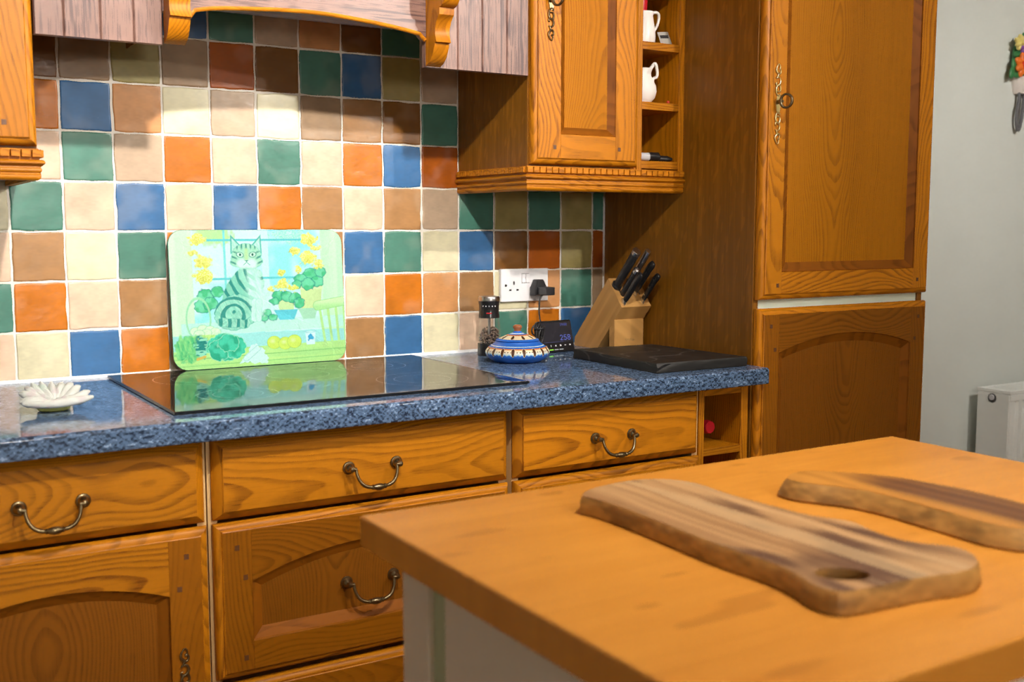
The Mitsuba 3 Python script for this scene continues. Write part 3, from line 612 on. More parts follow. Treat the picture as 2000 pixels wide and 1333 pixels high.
# ------------------------------------------------------------------ hob
hb = 'induction_hob'; ZH = 0.9165
gl = box(0.1745, 0.8905, -0.566, -0.024, ZW + 0.0022, ZH, 0.0012)
put(hb + '__glass', gl, 'hob_glass')
put(hb + '__bezel', cat(box(0.1765, 0.8885, -0.563, -0.559, ZW - 0.0002, ZW + 0.0022), box(0.1765, 0.181, -0.559, -0.028, ZW - 0.0002, ZW + 0.0022), box(0.884, 0.8885, -0.559, -0.028, ZW - 0.0002, ZW + 0.0022), box(0.1765, 0.8885, -0.030, -0.026, ZW - 0.0002, ZW + 0.0022)), 'black_matt')
for x0, x1 in ((0.1728, 0.1745), (0.8905, 0.8922)): put(hb + '__side_trim', box(x0, x1, -0.566, -0.024, ZW + 0.0010, ZH + 0.0003, 0.0004), 'steel' if x0 > .5 else 'black_gloss')
tag(hb, 'black glass hob set on the worktop, mirror glossy', 'hob')
# PART2
# ------------------------------------------------------------------ glass worktop saver with a printed picture
def sd_ell(x, y, cx, cy, rx, ry, rot=0.0):
    c, s = math.cos(rot), math.sin(rot); dx, dy = x - cx, y - cy
    a, b = (c * dx + s * dy) / rx, (-s * dx + c * dy) / ry
    return (dr.sqrt(a * a + b * b) - 1) * min(rx, ry)
def sd_seg(x, y, ax, ay, bx, by, r):
    dx, dy = bx - ax, by - ay
    t = dr.clip(((x - ax) * dx + (y - ay) * dy) / (dx * dx + dy * dy), 0, 1)
    return dr.sqrt(dr.square(x - ax - t * dx) + dr.square(y - ay - t * dy)) - r
def sd_quad(x, y, pts):
    d = mi.Float(-1)
    n = len(pts)
    if sum(pts[i - 1][0] * pts[i][1] - pts[i][0] * pts[i - 1][1] for i in range(n)) < 0: pts = pts[::-1]
    for i in range(n):
        (ax, ay), (bx, by) = pts[i], pts[(i + 1) % n]; l = math.hypot(bx - ax, by - ay)
        d = dr.maximum(d, ((x - ax) * (by - ay) - (y - ay) * (bx - ax)) / l)
    return d
ASP = 1.30
def picture_fn(p, n, uv):
    x, y = uv.x * ASP, uv.y                      # picture is ASP wide and 1 high
    X = lambda u: u * ASP
    fine = noise(x * 160, y * 160); soft = fbm(x * 6, y * 6); j = 0.012 * (noise(x * 55, y * 55) - 0.5)
    def over(c, col, d, w=0.004): return mix(c, col, 1 - smoothstep(-w, w, d))
    MINT, TEAL, DEEP, YEL, LEAF, PALE = (0.52, 0.84, 0.66), (0.05, 0.46, 0.38), (0.008, 0.23, 0.20), (0.80, 0.74, 0.10), (0.07, 0.50, 0.22), (0.76, 0.90, 0.80)
    c = mix((0.66, 0.90, 0.84), (0.30, 0.76, 0.76), smoothstep(0.35, 0.75, soft))
    c = over(c, mix((0.60, 0.80, 0.30), (0.30, 0.72, 0.36), soft), sd_ell(x, y, X(0.24), 0.96, 0.14, 0.07) + 4 * j, 0.03)
    c = over(c, mix((0.25, 0.72, 0.60), (0.6, 0.86, 0.7), fine), sd_ell(x, y, X(0.68), 0.96, 0.13, 0.06) + 5 * j, 0.02)
    for u0, w, col in ((0.305, 0.008, (0.20, 0.66, 0.66)), (0.535, 0.026, (0.62, 0.88, 0.78))): c = over(c, col, dr.abs(x - X(u0)) - w)
    for v0 in (0.925, 0.645): c = over(c, (0.12, 0.56, 0.60), dr.maximum(dr.abs(y - v0) - 0.008, dr.abs(x - X(0.50)) - X(0.29)))
    stripe = noise(x * 34, 2.0)
    for u0, u1 in ((0.0, 0.125), (0.865, 1.0)):
        c = over(c, mix((0.55, 0.84, 0.52), (0.74, 0.92, 0.62), stripe), dr.abs(x - X((u0 + u1) / 2)) - X((u1 - u0) / 2))
    # sill, wall below it, table
    c = over(c, mix((0.62, 0.86, 0.74), (0.50, 0.80, 0.70), soft), dr.maximum(dr.abs(y - 0.285 - 0.02 * (x / ASP)) - 0.045, X(0.05) - x))
    c = over(c, (0.38, 0.74, 0.72), dr.abs(y - 0.19) - 0.055)
    c = over(c, mix((0.56, 0.80, 0.26), (0.44, 0.74, 0.26), noise(x * 5, y * 60)), y - 0.155 + 0.02 * (1 - x / ASP))
    c = over(c, (0.25, 0.56, 0.16), dr.abs(y - 0.095 + 0.02 * (1 - x / ASP)) - 0.003)
    c = over(c, (0.28, 0.60, 0.18), dr.abs(y - 0.045 + 0.02 * (1 - x / ASP)) - 0.003)
    # pots
    for pts, col in (([(0.735, 0.40), (0.735, 0.56), (0.865, 0.56), (0.855, 0.40)], (0.68, 0.78, 0.36)), ([(0.73, 0.55), (0.73, 0.58), (0.87, 0.58), (0.87, 0.55)], (0.74, 0.82, 0.46)),
                     ([(0.745, 0.33), (0.715, 0.41), (0.835, 0.41), (0.815, 0.33)], (0.44, 0.72, 0.50)), ([(0.605, 0.40), (0.592, 0.50), (0.700, 0.50), (0.690, 0.40)], (0.60, 0.74, 0.36)), ([(0.605, 0.33), (0.572, 0.405), (0.715, 0.405), (0.690, 0.33)], (0.12, 0.56, 0.66))):
        c = over(c, mi.Color3f(col) * (0.85 + 0.3 * soft), sd_quad(x, y, [(X(a), b) for a, b in pts]))
    # leaves
    for u, v, r in ((0.19, 0.53, 0.055), (0.255, 0.555, 0.045), (0.17, 0.45, 0.055), (0.215, 0.47, 0.05), (0.80, 0.66, 0.055), (0.74, 0.62, 0.05), (0.84, 0.61, 0.045), (0.78, 0.59, 0.05), (0.715, 0.59, 0.035), (0.86, 0.68, 0.04),
                    (0.60, 0.51, 0.042), (0.655, 0.50, 0.045), (0.70, 0.49, 0.042), (0.575, 0.47, 0.03), (0.725, 0.45, 0.04), (0.49, 0.37, 0.03), (0.535, 0.385, 0.032), (0.565, 0.35, 0.03), (0.515, 0.345, 0.028)):
        d = sd_ell(x, y, X(u), v, r, r * 0.85) + 1.2 * j
        c = over(c, DEEP, d - 0.004, 0.005); c = over(c, mix(LEAF, (0.16, 0.62, 0.36), smoothstep(0.3, 0.7, noise(x * 30 + u * 9, y * 30))), d)
    # flower heads
    for u, v, r in ((0.155, 0.93, 0.052), (0.130, 0.84, 0.028), (0.185, 0.775, 0.055), (0.185, 0.665, 0.062), (0.80, 0.925, 0.058), (0.715, 0.84, 0.034), (0.79, 0.79, 0.06), (0.845, 0.86, 0.03), (0.845, 0.745, 0.04), (0.728, 0.705, 0.027), (0.627, 0.685, 0.024), (0.63, 0.595, 0.045), (0.69, 0.565, 0.03), (0.555, 0.56, 0.02)):
        d = sd_ell(x, y, X(u), v, r * 1.12, r * 0.82) + 2.2 * j
        c = over(c, mix(YEL, (0.88, 0.86, 0.34), smoothstep(0.35, 0.7, fine)), d, 0.006)
        c = over(c, mix((0.62, 0.52, 0.05), (0.86, 0.80, 0.2), fine), sd_ell(x, y, X(u), v - r * 0.35, r * 0.8, r * 0.4) + 3 * j, 0.012)
    # basket of eggs, greens, cabbage
    c = over(c, (0.36, 0.70, 0.42), dr.abs(sd_ell(x, y, X(0.145), 0.36, 0.085, 0.15)) - 0.006)
    for u, v in ((0.125, 0.275), (0.165, 0.29), (0.205, 0.28), (0.235, 0.265), (0.185, 0.26), (0.145, 0.255)):
        d = sd_ell(x, y, X(u), v, 0.036, 0.028); c = over(c, (0.34, 0.66, 0.40), d - 0.003); c = over(c, (0.72, 0.88, 0.60), d)
    c = over(c, mix((0.42, 0.70, 0.18), (0.56, 0.80, 0.26), fine), sd_ell(x, y, X(0.18), 0.225, 0.12, 0.022))
    c = over(c, mix((0.05, 0.48, 0.18), (0.30, 0.70, 0.24), noise(x * 90 + 20 * y, y * 40)), sd_ell(x, y, X(0.085), 0.155, 0.10, 0.10) + 3 * j, 0.012)
    c = over(c, mix(DEEP, (0.30, 0.70, 0.50), smoothstep(0.4, 0.6, noise(x * 30, y * 120))), sd_ell(x, y, X(0.155), 0.165, 0.05, 0.08) + 2 * j, 0.01)
    for u, v, rx, ry, t in ((0.285, 0.150, 0.135, 0.095, 0.0), (0.250, 0.135, 0.075, 0.075, 0.4), (0.345, 0.145, 0.07, 0.08, -0.4), (0.305, 0.180, 0.075, 0.06, 0.0)):
        d = sd_ell(x, y, X(u), v, rx, ry, t) + 1.5 * j
        c = over(c, (0.34, 0.76, 0.52), d - 0.004, 0.005); c = over(c, mix((0.02, 0.38, 0.22), (0.06, 0.56, 0.36), smoothstep(0.25, 0.75, noise(x * 26 + u * 40, y * 32))), d)
    c = over(c, (0.72, 0.48, 0.10), sd_seg(x, y, X(0.13), 0.075, X(0.17), 0.09, 0.010))
    c = over(c, (0.66, 0.86, 0.82), sd_quad(x, y, [(X(0.37), 0.03), (X(0.44), 0.17), (X(0.50), 0.13), (X(0.53), 0.02)]) + 2 * j)
    c = over(c, (0.40, 0.66, 0.64), dr.abs(sd_seg(x, y, X(0.40), 0.06, X(0.47), 0.13, 0.02)) - 0.002)
    # pears and mug
    for u, v, r in ((0.565, 0.165, 0.046), (0.63, 0.155, 0.045), (0.685, 0.165, 0.048)):
        d = sd_ell(x, y, X(u), v, r * 1.1, r); c = over(c, (0.40, 0.62, 0.10), d - 0.003)
        c = over(c, mix((0.66, 0.78, 0.12), (0.86, 0.92, 0.50), 1 - smoothstep(-0.04, 0.0, sd_ell(x, y, X(u) - 0.01, v + 0.01, r * .7, r * .6))), d)
    c = over(c, (0.70, 0.88, 0.90), sd_quad(x, y, [(X(0.758), 0.135), (X(0.752), 0.235), (X(0.815), 0.235), (X(0.808), 0.135)]))
    c = over(c, (0.05, 0.36, 0.62), sd_ell(x, y, X(0.784), 0.187, 0.020, 0.020) + 2.5 * j); c = over(c, (0.30, 0.62, 0.66), dr.abs(sd_ell(x, y, X(0.784), 0.235, 0.041, 0.010)) - 0.002)
    # chair
    for k in range(4): c = over(c, (0.50, 0.76, 0.28), sd_seg(x, y, X(0.845 + 0.05 * k), 0.42, X(0.875 + 0.042 * k), 0.12, 0.010))
    d = sd_seg(x, y, X(0.835), 0.425, X(1.02), 0.46, 0.034); c = over(c, (0.26, 0.58, 0.20), d - 0.003); c = over(c, mix((0.44, 0.74, 0.30), (0.66, 0.86, 0.44), smoothstep(-0.03, 0.02, y - 0.44)), d)
    # tabby cat on the sill
    FUR, FURL = (0.20, 0.56, 0.42), (0.42, 0.74, 0.58)
    hair = noise(x * 120 + y * 60, y * 30)
    def tabby(q, k): return smoothstep(0.15, 0.65, dr.sin(q * k + 3.2 * noise(x * 9, y * 9)) + 0.5 * (noise(x * 26, y * 26) - 0.5))
    back = dr.minimum(sd_ell(x, y, X(0.395), 0.50, 0.145, 0.215, -0.38), sd_ell(x, y, X(0.435), 0.62, 0.115, 0.12, 0.0)) + 1.2 * j
    rb = dr.sqrt(dr.square((x - X(0.50)) * 1.2) + dr.square(y - 0.70))
    c = over(c, mix(mix(FURL, FUR, smoothstep(0.10, 0.25, rb) * 0.8 + 0.2 * hair), DEEP, 0.9 * tabby(rb, 92.0)), back, 0.006)
    hn = sd_ell(x, y, X(0.350), 0.40, 0.150, 0.125, 0.35) + 1.2 * j
    rh = dr.sqrt(dr.square(x - X(0.345)) + dr.square((y - 0.41) * 1.15))
    c = over(c, (0.10, 0.42, 0.34), hn - 0.003, 0.004); c = over(c, mix(mix(FURL, FUR, hair), DEEP, 0.9 * tabby(rh + 0.3 * (y - 0.41), 88.0)), hn, 0.005)
    tl = dr.minimum(sd_seg(x, y, X(0.27), 0.335, X(0.40), 0.312, 0.030), sd_seg(x, y, X(0.40), 0.312, X(0.468), 0.355, 0.022)) + j
    c = over(c, (0.10, 0.42, 0.34), tl - 0.003, 0.004); c = over(c, mix(mix(FURL, FUR, hair), DEEP, 0.9 * tabby(x, 95.0)), tl, 0.005)
    dc = sd_ell(x, y, X(0.474), 0.545, 0.062, 0.185, 0.12) + 1.5 * j
    c = over(c, mix(mix((0.70, 0.90, 0.80), (0.52, 0.82, 0.70), hair), FUR, 0.55 * tabby(y + 0.6 * x, 80.0) * smoothstep(0.03, -0.03, x - X(0.47))), dc, 0.022)
    for lx in (0.462, 0.487):
        d = sd_seg(x, y, X(lx), 0.47, X(lx - 0.004), 0.345, 0.021) + 0.8 * j; c = over(c, (0.30, 0.64, 0.54), d - 0.002); c = over(c, mix((0.68, 0.89, 0.79), (0.54, 0.82, 0.70), hair), d, 0.004)
    for s in (-1, 1):
        ear = [(X(0.428) + s * 0.035, 0.875), (X(0.428) + s * 0.108, 0.955), (X(0.428) + s * 0.112, 0.83)]
        e = sd_quad(x, y, ear); c = over(c, (0.08, 0.42, 0.36), e - 0.004); c = over(c, mix(FURL, (0.62, 0.84, 0.74), hair), e + 0.006)
    h = dr.minimum(sd_ell(x, y, X(0.428), 0.815, 0.105, 0.082), sd_ell(x, y, X(0.428), 0.772, 0.112, 0.056)) + 0.8 * j
    c = over(c, (0.16, 0.50, 0.42), h - 0.003, 0.005)
    ax_ = dr.abs(x - X(0.428))
    strp = smoothstep(0.1, 0.6, dr.cos((x - X(0.428)) * 190)) * smoothstep(0.845, 0.875, y)
    cheek = smoothstep(0.2, 0.7, dr.sin((y - 0.45 * ax_) * 150 + 1.0)) * smoothstep(0.060, 0.085, ax_) * smoothstep(0.86, 0.83, y)
    c = over(c, mix(mix((0.46, 0.76, 0.56), (0.34, 0.66, 0.46), hair), DEEP, 0.8 * dr.maximum(strp, cheek)), h, 0.005)
    for s in (-1, 1):
        c = over(c, (0.70, 0.90, 0.78), sd_ell(x, y, X(0.428) + s * 0.030, 0.752, 0.045, 0.034) + 0.6 * j, 0.014)
        ey = sd_ell(x, y, X(0.428) + s * 0.047, 0.818, 0.023, 0.016, s * 0.25)
        c = over(c, (0.03, 0.24, 0.22), ey - 0.004, 0.004); c = over(c, (0.62, 0.86, 0.66), ey, 0.003)
        c = over(c, (0.01, 0.10, 0.09), sd_ell(x, y, X(0.428) + s * 0.046, 0.818, 0.0075, 0.010), 0.003)
    c = over(c, (0.52, 0.70, 0.34), sd_seg(x, y, X(0.428), 0.85, X(0.428), 0.79, 0.013), 0.014)
    c = over(c, (0.10, 0.36, 0.30), sd_quad(x, y, [(X(0.428), 0.764), (X(0.428) - 0.014, 0.778), (X(0.428) + 0.014, 0.778)]), 0.003)
    c = over(c, (0.10, 0.40, 0.34), dr.minimum(sd_seg(x, y, X(0.428), 0.764, X(0.428) - 0.024, 0.742, 0.002), sd_seg(x, y, X(0.428), 0.764, X(0.428) + 0.024, 0.742, 0.002)), 0.003)
    return dr.clip(c * mi.Color3f(0.50, 0.63, 0.64) * (0.96 + 0.12 * fine), 0, 0.9)
scene['printed_picture'] = plain(mikit.proc(picture_fn), 0.12, 0.4, clearcoat=0.6, clearcoat_gloss=0.95)
GW, GH = 0.404, 0.308
def rrect(x0, x1, z0, z1, r, k=8):
    out = []
    for cx, cz, a0 in ((x1 - r, z0 + r, -PI / 2), (x1 - r, z1 - r, 0), (x0 + r, z1 - r, PI / 2), (x0 + r, z0 + r, PI)):
        for t in np.linspace(0, PI / 2, k + 1): out.append((cx + r * math.cos(a0 + t), cz + r * math.sin(a0 + t)))
    return np.array(out)
rr = rrect(0, GW, 0, GH, 0.032, 9)
lean = trimesh.transformations.rotation_matrix(-math.atan2(0.022, GH), (1, 0, 0)); lean[:3, 3] = (0.3095, -0.0385, ZH + 0.0005)
def gring(ins, y): q = inset(rr, ins) if ins else rr; return np.stack([q[:, 0], np.full(len(q), y), q[:, 1]], 1)
edge = loft([gring(0.0006, 0.0), gring(0.0, 0.0006), gring(0.0, 0.0036), gring(0.0006, 0.0042)], True, False); edge.apply_transform(lean)
gb = 'glass_worktop_saver'
put(gb + '__edge', edge, 'green_glass_edge', smooth=30); labels[gb + '__edge'] = {'label': 'green glass edge'}
face = loft([gring(0.0006, 0.0), gring(0.06, 0.0)], True, True); bk = loft([gring(0.0006, 0.0042), gring(0.06, 0.0042)], True, True)
uvf = np.stack([face.vertices[:, 0] / GW, face.vertices[:, 2] / GH], 1); fm = face.copy(); fm.apply_transform(lean)
# drop the far cap: keep only the front sheet
m_ = len(rr); keep = [f for f in fm.faces if (2 * m_) not in f]; fm = trimesh.Trimesh(fm.vertices, keep, process=False)
put(gb + '__print', fm, 'printed_picture', uv=uvf); labels[gb + '__print'] = {'label': 'picture of a tabby cat among yellow flowers on a window sill'}
bm = bk.copy(); bm.apply_transform(lean); keep = [f for f in bm.faces if (2 * m_) not in f]; put(gb + '__backing', trimesh.Trimesh(bm.vertices, keep, process=False), 'white_plastic')
for fx in (0.03, GW - 0.03):
    for fz in (0.03, GH - 0.03):
        f = lathe([(0.0005, 0), (0.006, 0), (0.006, 0.0045), (0.0005, 0.0045)], 14); f.apply_transform(trimesh.transformations.rotation_matrix(-PI / 2, (1, 0, 0))); f.apply_translation((fx, 0.0042, fz)); f.apply_transform(lean); put(gb + '__foot', f, 'clear_glass' if False else 'white_plastic', smooth=40)
tag(gb, 'glass board printed with a cat picture, leaning on the tiles behind the hob', 'glass board')

# ------------------------------------------------------------------ dish with finger lobes
def dish_mesh():
    """Shallow body, pointed finger lobes fanned to the back and sides, a smooth thick lip in front."""
    ms = []; rd_ = np.random.default_rng(8)
    body = lathe([(0.0005, 0.0125), (0.034, 0.0125), (0.042, 0.0170), (0.050, 0.0225), (0.046, 0.0240), (0.030, 0.0215), (0.0005, 0.0205)], 48); body.apply_scale((1, 0.92, 1)); ms.append(body)
    A_ = np.radians([-14, 8, 30, 50, 68, 86, 104, 122, 142, 160, 180, 197])
    for n_i, a in enumerate(A_):
        L = 0.076 + rd_.uniform(-0.004, 0.008); up = 0.006 + 0.030 * max(0, math.sin(a)) ** 0.8; d = np.array([math.cos(a), 0.92 * math.sin(a), 0])
        t = np.linspace(0, 1, 14); c = np.array([0, -0.012, 0])
        pts = np.array([c + d * (0.008 + (L - 0.008) * q) + np.array([0, 0, 0.0205 + up * q ** 1.6 + 0.003 * math.sin(q * 7 + n_i)]) for q in t])
        r = 0.0045 + 0.0072 * np.sin(np.clip(t * 0.95 + 0.02, 0, 1) * PI) ** 0.7 * (0.55 + 0.45 * t); r[-1] = 0.002; r[-2] *= 0.75
        ms.append(tube(pts, r, 12))
    lip = smoothcurve([(-0.072, -0.036, 0.0225), (-0.045, -0.049, 0.0215), (0.0, -0.055, 0.0215), (0.045, -0.049, 0.0235), (0.083, -0.036, 0.0275)], 40)
    q = np.linspace(0, 1, 40); ms.append(tube(lip, 0.0032 + 0.0062 * np.sin(q * PI) ** 0.6, 14))
    return cat(*ms)
DX, DY, DS = 0.008, -0.395, 0.74
def dish_fn(p, n, uv):
    x, y = (p.x - DX) / DS, (p.y - DY) / DS; r = dr.sqrt(x * x + y * y)
    a = dr.atan2(y / 0.86, x); l = dr.abs(dr.sin(a * 7.5 + 0.5))
    c = mix((0.56, 0.58, 0.54), (0.26, 0.47, 0.38), 0.6 * smoothstep(0.01, 0.06, y) * smoothstep(0.35, 0.7, noise(p.x * 70, p.y * 70)))
    return mix(c, (0.50, 0.42, 0.44), 0.5 * smoothstep(0.5, 0.75, noise(p.x * 130, p.y * 90, p.z * 90)))
scene['dish_glaze'] = plain(mikit.proc(dish_fn), 0.12, 0.5)
dm = dish_mesh(); dm.apply_scale((DS, DS, DS * 1.12)); dm.apply_translation((DX, DY, ZW)); put('trinket_dish__bowl', dm, 'dish_glaze', smooth=50)
scene['yellow_glaze'] = plain((0.50, 0.52, 0.16), 0.2)
fo = lathe([(0.0005, 0.0), (0.030, 0.0), (0.036, 0.003), (0.039, 0.0125), (0.0005, 0.0128)], 48); fo.apply_scale((DS, 0.86 * DS, DS * 1.12)); fo.apply_translation((DX, DY, ZW)); put('trinket_dish__foot', fo, 'yellow_glaze', smooth=40)
labels['trinket_dish__foot'] = {'label': 'pale yellow glazed foot'}
tag('trinket_dish', 'small white ceramic dish with finger lobes on the worktop left of the hob', 'dish')

# ------------------------------------------------------------------ pepper mill
MX, MY = 1.0795, -0.083
pm = 'pepper_mill'
put(pm + '__base', lathe([(0.0005, 0), (0.0285, 0), (0.0292, 0.002), (0.0288, 0.029), (0.0275, 0.031), (0.0005, 0.031)], 40, (MX, MY, ZW)), 'black_gloss', smooth=40)
put(pm + '__glass_body', lathe([(0.0282, 0.031), (0.0286, 0.045), (0.0278, 0.062), (0.0262, 0.08), (0.0250, 0.0945)], 40, (MX, MY, ZW), caps=False), 'clear_glass', smooth=True)
rp = np.random.default_rng(3); pcs = []
ico = trimesh.creation.icosphere(subdivisions=1, radius=0.0024)
for i in range(420):
    a, rr_, z = rp.uniform(0, 2 * PI), 0.024 * math.sqrt(rp.uniform(0.05, 1)), 0.0335 + 0.040 * rp.uniform(0, 1) * (1 - 0.25 * rp.uniform())
    if z > 0.062 + 0.012 * math.cos(a - 0.6): continue
    s = ico.copy(); s.apply_translation((MX + rr_ * math.cos(a), MY + rr_ * math.sin(a), ZW + z)); pcs.append(s)
put(pm + '__peppercorns', cat(*pcs), 'peppercorn', smooth=True); labels[pm + '__peppercorns'] = {'label': 'black peppercorns', 'kind': 'stuff'}
put(pm + '__shaft', lathe([(0.0005, 0.031), (0.0035, 0.031), (0.0035, 0.0945), (0.0005, 0.0945)], 14, (MX, MY, ZW)), 'steel', smooth=40)
put(pm + '__grip', lathe([(0.0005, 0.0945), (0.0262, 0.0945), (0.0262, 0.098), (0.0248, 0.108), (0.0243, 0.116), (0.0252, 0.127), (0.0268, 0.1365), (0.0005, 0.1365)], 40, (MX, MY, ZW)), 'black_gloss', smooth=40)
put(pm + '__cap', lathe([(0.0005, 0.1365), (0.0272, 0.1365), (0.0276, 0.139), (0.0272, 0.1455), (0.0255, 0.1485), (0.0215, 0.149), (0.0005, 0.1475)], 40, (MX, MY, ZW)), 'steel', smooth=30)
def facing(x, y): d = np.array([CAM[0] - x, CAM[1] - y]); return math.atan2(d[1], d[0])
fa = facing(MX, MY)
for i in range(5):
    a = fa + (i - 2) * 0.32; q = box(-0.0011, 0.0011, -0.0008, 0.0008, -0.0013, 0.0013); q.apply_transform(trimesh.transformations.rotation_matrix(a + PI / 2, (0, 0, 1))); q.apply_translation((MX + 0.0251 * math.cos(a), MY + 0.0251 * math.sin(a), ZW + 0.1245)); put(pm + '__mark', q, 'white_plastic')
q = rbox(-0.007, 0.007, -0.0012, 0.0012, -0.0016, 0.0016, 0.001); q.apply_transform(trimesh.transformations.rotation_matrix(fa + PI / 2, (0, 0, 1))); q.apply_translation((MX + 0.0249 * math.cos(fa), MY + 0.0249 * math.sin(fa), ZW + 0.107)); put(pm + '__label_mark', q, 'red_foil')
tag(pm, 'glass pepper mill with black grip and steel cap, half full of peppercorns', 'pepper mill')

# ------------------------------------------------------------------ painted lidded pot
PX, PY = 1.0735, -0.2265
def pot_fn(p, n, uv):
    x, y, z = p.x - PX, p.y - PY, p.z - ZW; a = dr.atan2(y, x); r = dr.sqrt(x * x + y * y)
    BLUE, CREAM, BRN, SKY = (0.015, 0.10, 0.42), (0.66, 0.55, 0.36), (0.055, 0.02, 0.008), (0.30, 0.50, 0.66)
    c = mi.Color3f(BLUE) * (0.85 + 0.3 * noise(p.x * 60, p.y * 60, p.z * 60))
    band = lambda lo, hi: smoothstep(lo - 0.0004, lo + 0.0004, z) * (1 - smoothstep(hi - 0.0004, hi + 0.0004, z))
    wob = 0.0011 * dr.cos(a * 46)
    c = mix(c, SKY, smoothstep(0.0205, 0.0215, z + wob) * (1 - smoothstep(0.0262, 0.027, z)))
    c = mix(c, (0.62, 0.60, 0.52), smoothstep(0.0235, 0.0242, z + wob) * (1 - smoothstep(0.033, 0.0335, z)))
    c = mix(c, BRN, band(0.0275, 0.0295) * smoothstep(0.1, 0.4, dr.sin(a * 64)))
    c = mix(c, CREAM, band(0.0300, 0.0355)); c = mix(c, (0.45, 0.13, 0.03), band(0.0340, 0.0365))
    c = mix(c, (0.55, 0.62, 0.72), band(0.0395, 0.0410))
    # drops
    k = 18.0; f = a * k / (2 * PI); f = (f - dr.floor(f) - 0.5) * 2 * PI / k * 0.076
    def drop(zc, hh, w): 
        q = (z - zc) / hh; ww = w * dr.sqrt(dr.maximum(0, 1 - q * q)) * (0.75 - 0.35 * q * -1)
        return dr.abs(f) - ww, dr.abs(q)
    d1, q1 = drop(0.0270, 0.0095, 0.0048); c = mix(c, CREAM, (1 - smoothstep(0.0006, 0.0012, d1)) * (1 - smoothstep(1.0, 1.1, q1)))
    c = mix(c, BRN, (1 - smoothstep(-0.0004, 0.0002, d1)) * (1 - smoothstep(0.92, 0.98, q1)))
    # lid
    lz = band(0.0555, 0.0640); c = mix(c, CREAM, lz); c = mix(c, (0.45, 0.13, 0.03), band(0.0632, 0.0652))
    k2 = 9.0; g = a * k2 / (2 * PI); g = dr.abs(g - dr.floor(g) - 0.5) * 2 * PI / k2 * 0.035
    c = mix(c, BRN, (1 - smoothstep(0.0028, 0.0038, dr.sqrt(g * g + dr.square((z - 0.0595) * 0.9)))))
    c = mix(c, (0.5, 0.6, 0.75), band(0.0668, 0.0685))
    return mix(c, (0.26, 0.085, 0.03), smoothstep(0.0725, 0.0735, z))
scene['pot_glaze'] = plain(mikit.proc(pot_fn), 0.10, 0.5, clearcoat=0.6)
sp = 'lidded_pot'
put(sp + '__bowl', lathe([(0.0005, 0.0), (0.052, 0.0), (0.057, 0.002), (0.067, 0.007), (0.0745, 0.014), (0.0775, 0.0215), (0.0765, 0.0275), (0.0720, 0.0335), (0.0655, 0.0385), (0.0590, 0.0425), (0.0545, 0.0460), (0.0535, 0.0490), (0.0500, 0.0495), (0.0005, 0.0490)], 72, (PX, PY, ZW)), 'pot_glaze', smooth=40)
put(sp + '__lid', lathe([(0.0005, 0.0495), (0.0505, 0.0497), (0.0520, 0.0515), (0.0505, 0.0535), (0.0445, 0.0555), (0.0360, 0.0595), (0.0260, 0.0640), (0.0175, 0.0668), (0.0125, 0.0685), (0.0095, 0.0715), (0.0005, 0.0718)], 64, (PX, PY, ZW)), 'pot_glaze', smooth=40)
put(sp + '__knob', lathe([(0.0005, 0.0715), (0.0085, 0.0715), (0.0078, 0.0755), (0.0098, 0.0790), (0.0112, 0.0825), (0.0098, 0.0860), (0.0055, 0.0880), (0.0005, 0.0883)], 32, (PX, PY, ZW)), 'pot_glaze', smooth=40)
labels[sp + '__knob'] = {'label': 'brown round knob'}
tag(sp, 'squat blue painted ceramic pot with lid and brown knob', 'pot')

# ------------------------------------------------------------------ double socket, plug and lead
so = 'wall_socket'
put(so + '__plate', rbox(1.1585, 1.3055, -0.0095, 0.001, 1.0355, 1.1215, 0.0022), 'white_plastic', smooth=35)
for cx in (1.198, 1.266):
    put(so + '__earth_slot', box(cx - 0.0022, cx + 0.0022, -0.0099, -0.009, 1.0800, 1.0890), 'dark_hole')
    for s in (-1, 1): put(so + '__pin_slot', box(cx + s * 0.0112 - 0.0034, cx + s * 0.0112 + 0.0034, -0.0099, -0.009, 1.0640, 1.0685), 'dark_hole')
for x0 in (1.2225, 1.2345):
    q = extrude_x([(-0.0090, 1.0845), (-0.0125, 1.0850), (-0.0105, 1.0960), (-0.0120, 1.1075), (-0.0090, 1.1080)], x0, x0 + 0.0105); put(so + '__switch', q, 'white_plastic', smooth=False)
    put(so + '__switch_gap', box(x0 - 0.0006, x0 + 0.0111, -0.0097, -0.0090, 1.0836, 1.1089), 'dark_hole')
for cx in (1.1735, 1.2905):
    q = lathe([(0.0005, 0), (0.0034, 0), (0.0034, 0.0006), (0.0005, 0.0006)], 16); q.apply_transform(R90); q.apply_translation((cx, -0.0093, 1.0785)); put(so + '__screw', q, 'dark_hole')
tag(so, 'white double wall socket on the tiles above the pepper mill', 'socket')
pa = 'power_adapter'
pl = [(1.247, 1.053), (1.2475, 1.050), (1.2885, 1.050), (1.289, 1.053), (1.289, 1.070), (1.278, 1.0925), (1.258, 1.0925), (1.247, 1.070)]
q0 = np.array(pl); c0 = q0.mean(0)
rings = [np.stack([(c0 + (q0 - c0) * f)[:, 0], np.full(len(q0), y), (c0 + (q0 - c0) * f)[:, 1]], 1) for f, y in ((1.0, -0.0098), (1.0, -0.026), (0.86, -0.033), (0.5, -0.034))]
m = loft(rings, True, True); fixn(m); put(pa + '__plug', m, 'black_plastic', smooth=25)
put(pa + '__transformer_block', rbox(1.2555, 1.2815, -0.078, -0.031, 1.0535, 1.0745, 0.0025), 'black_plastic', smooth=35)
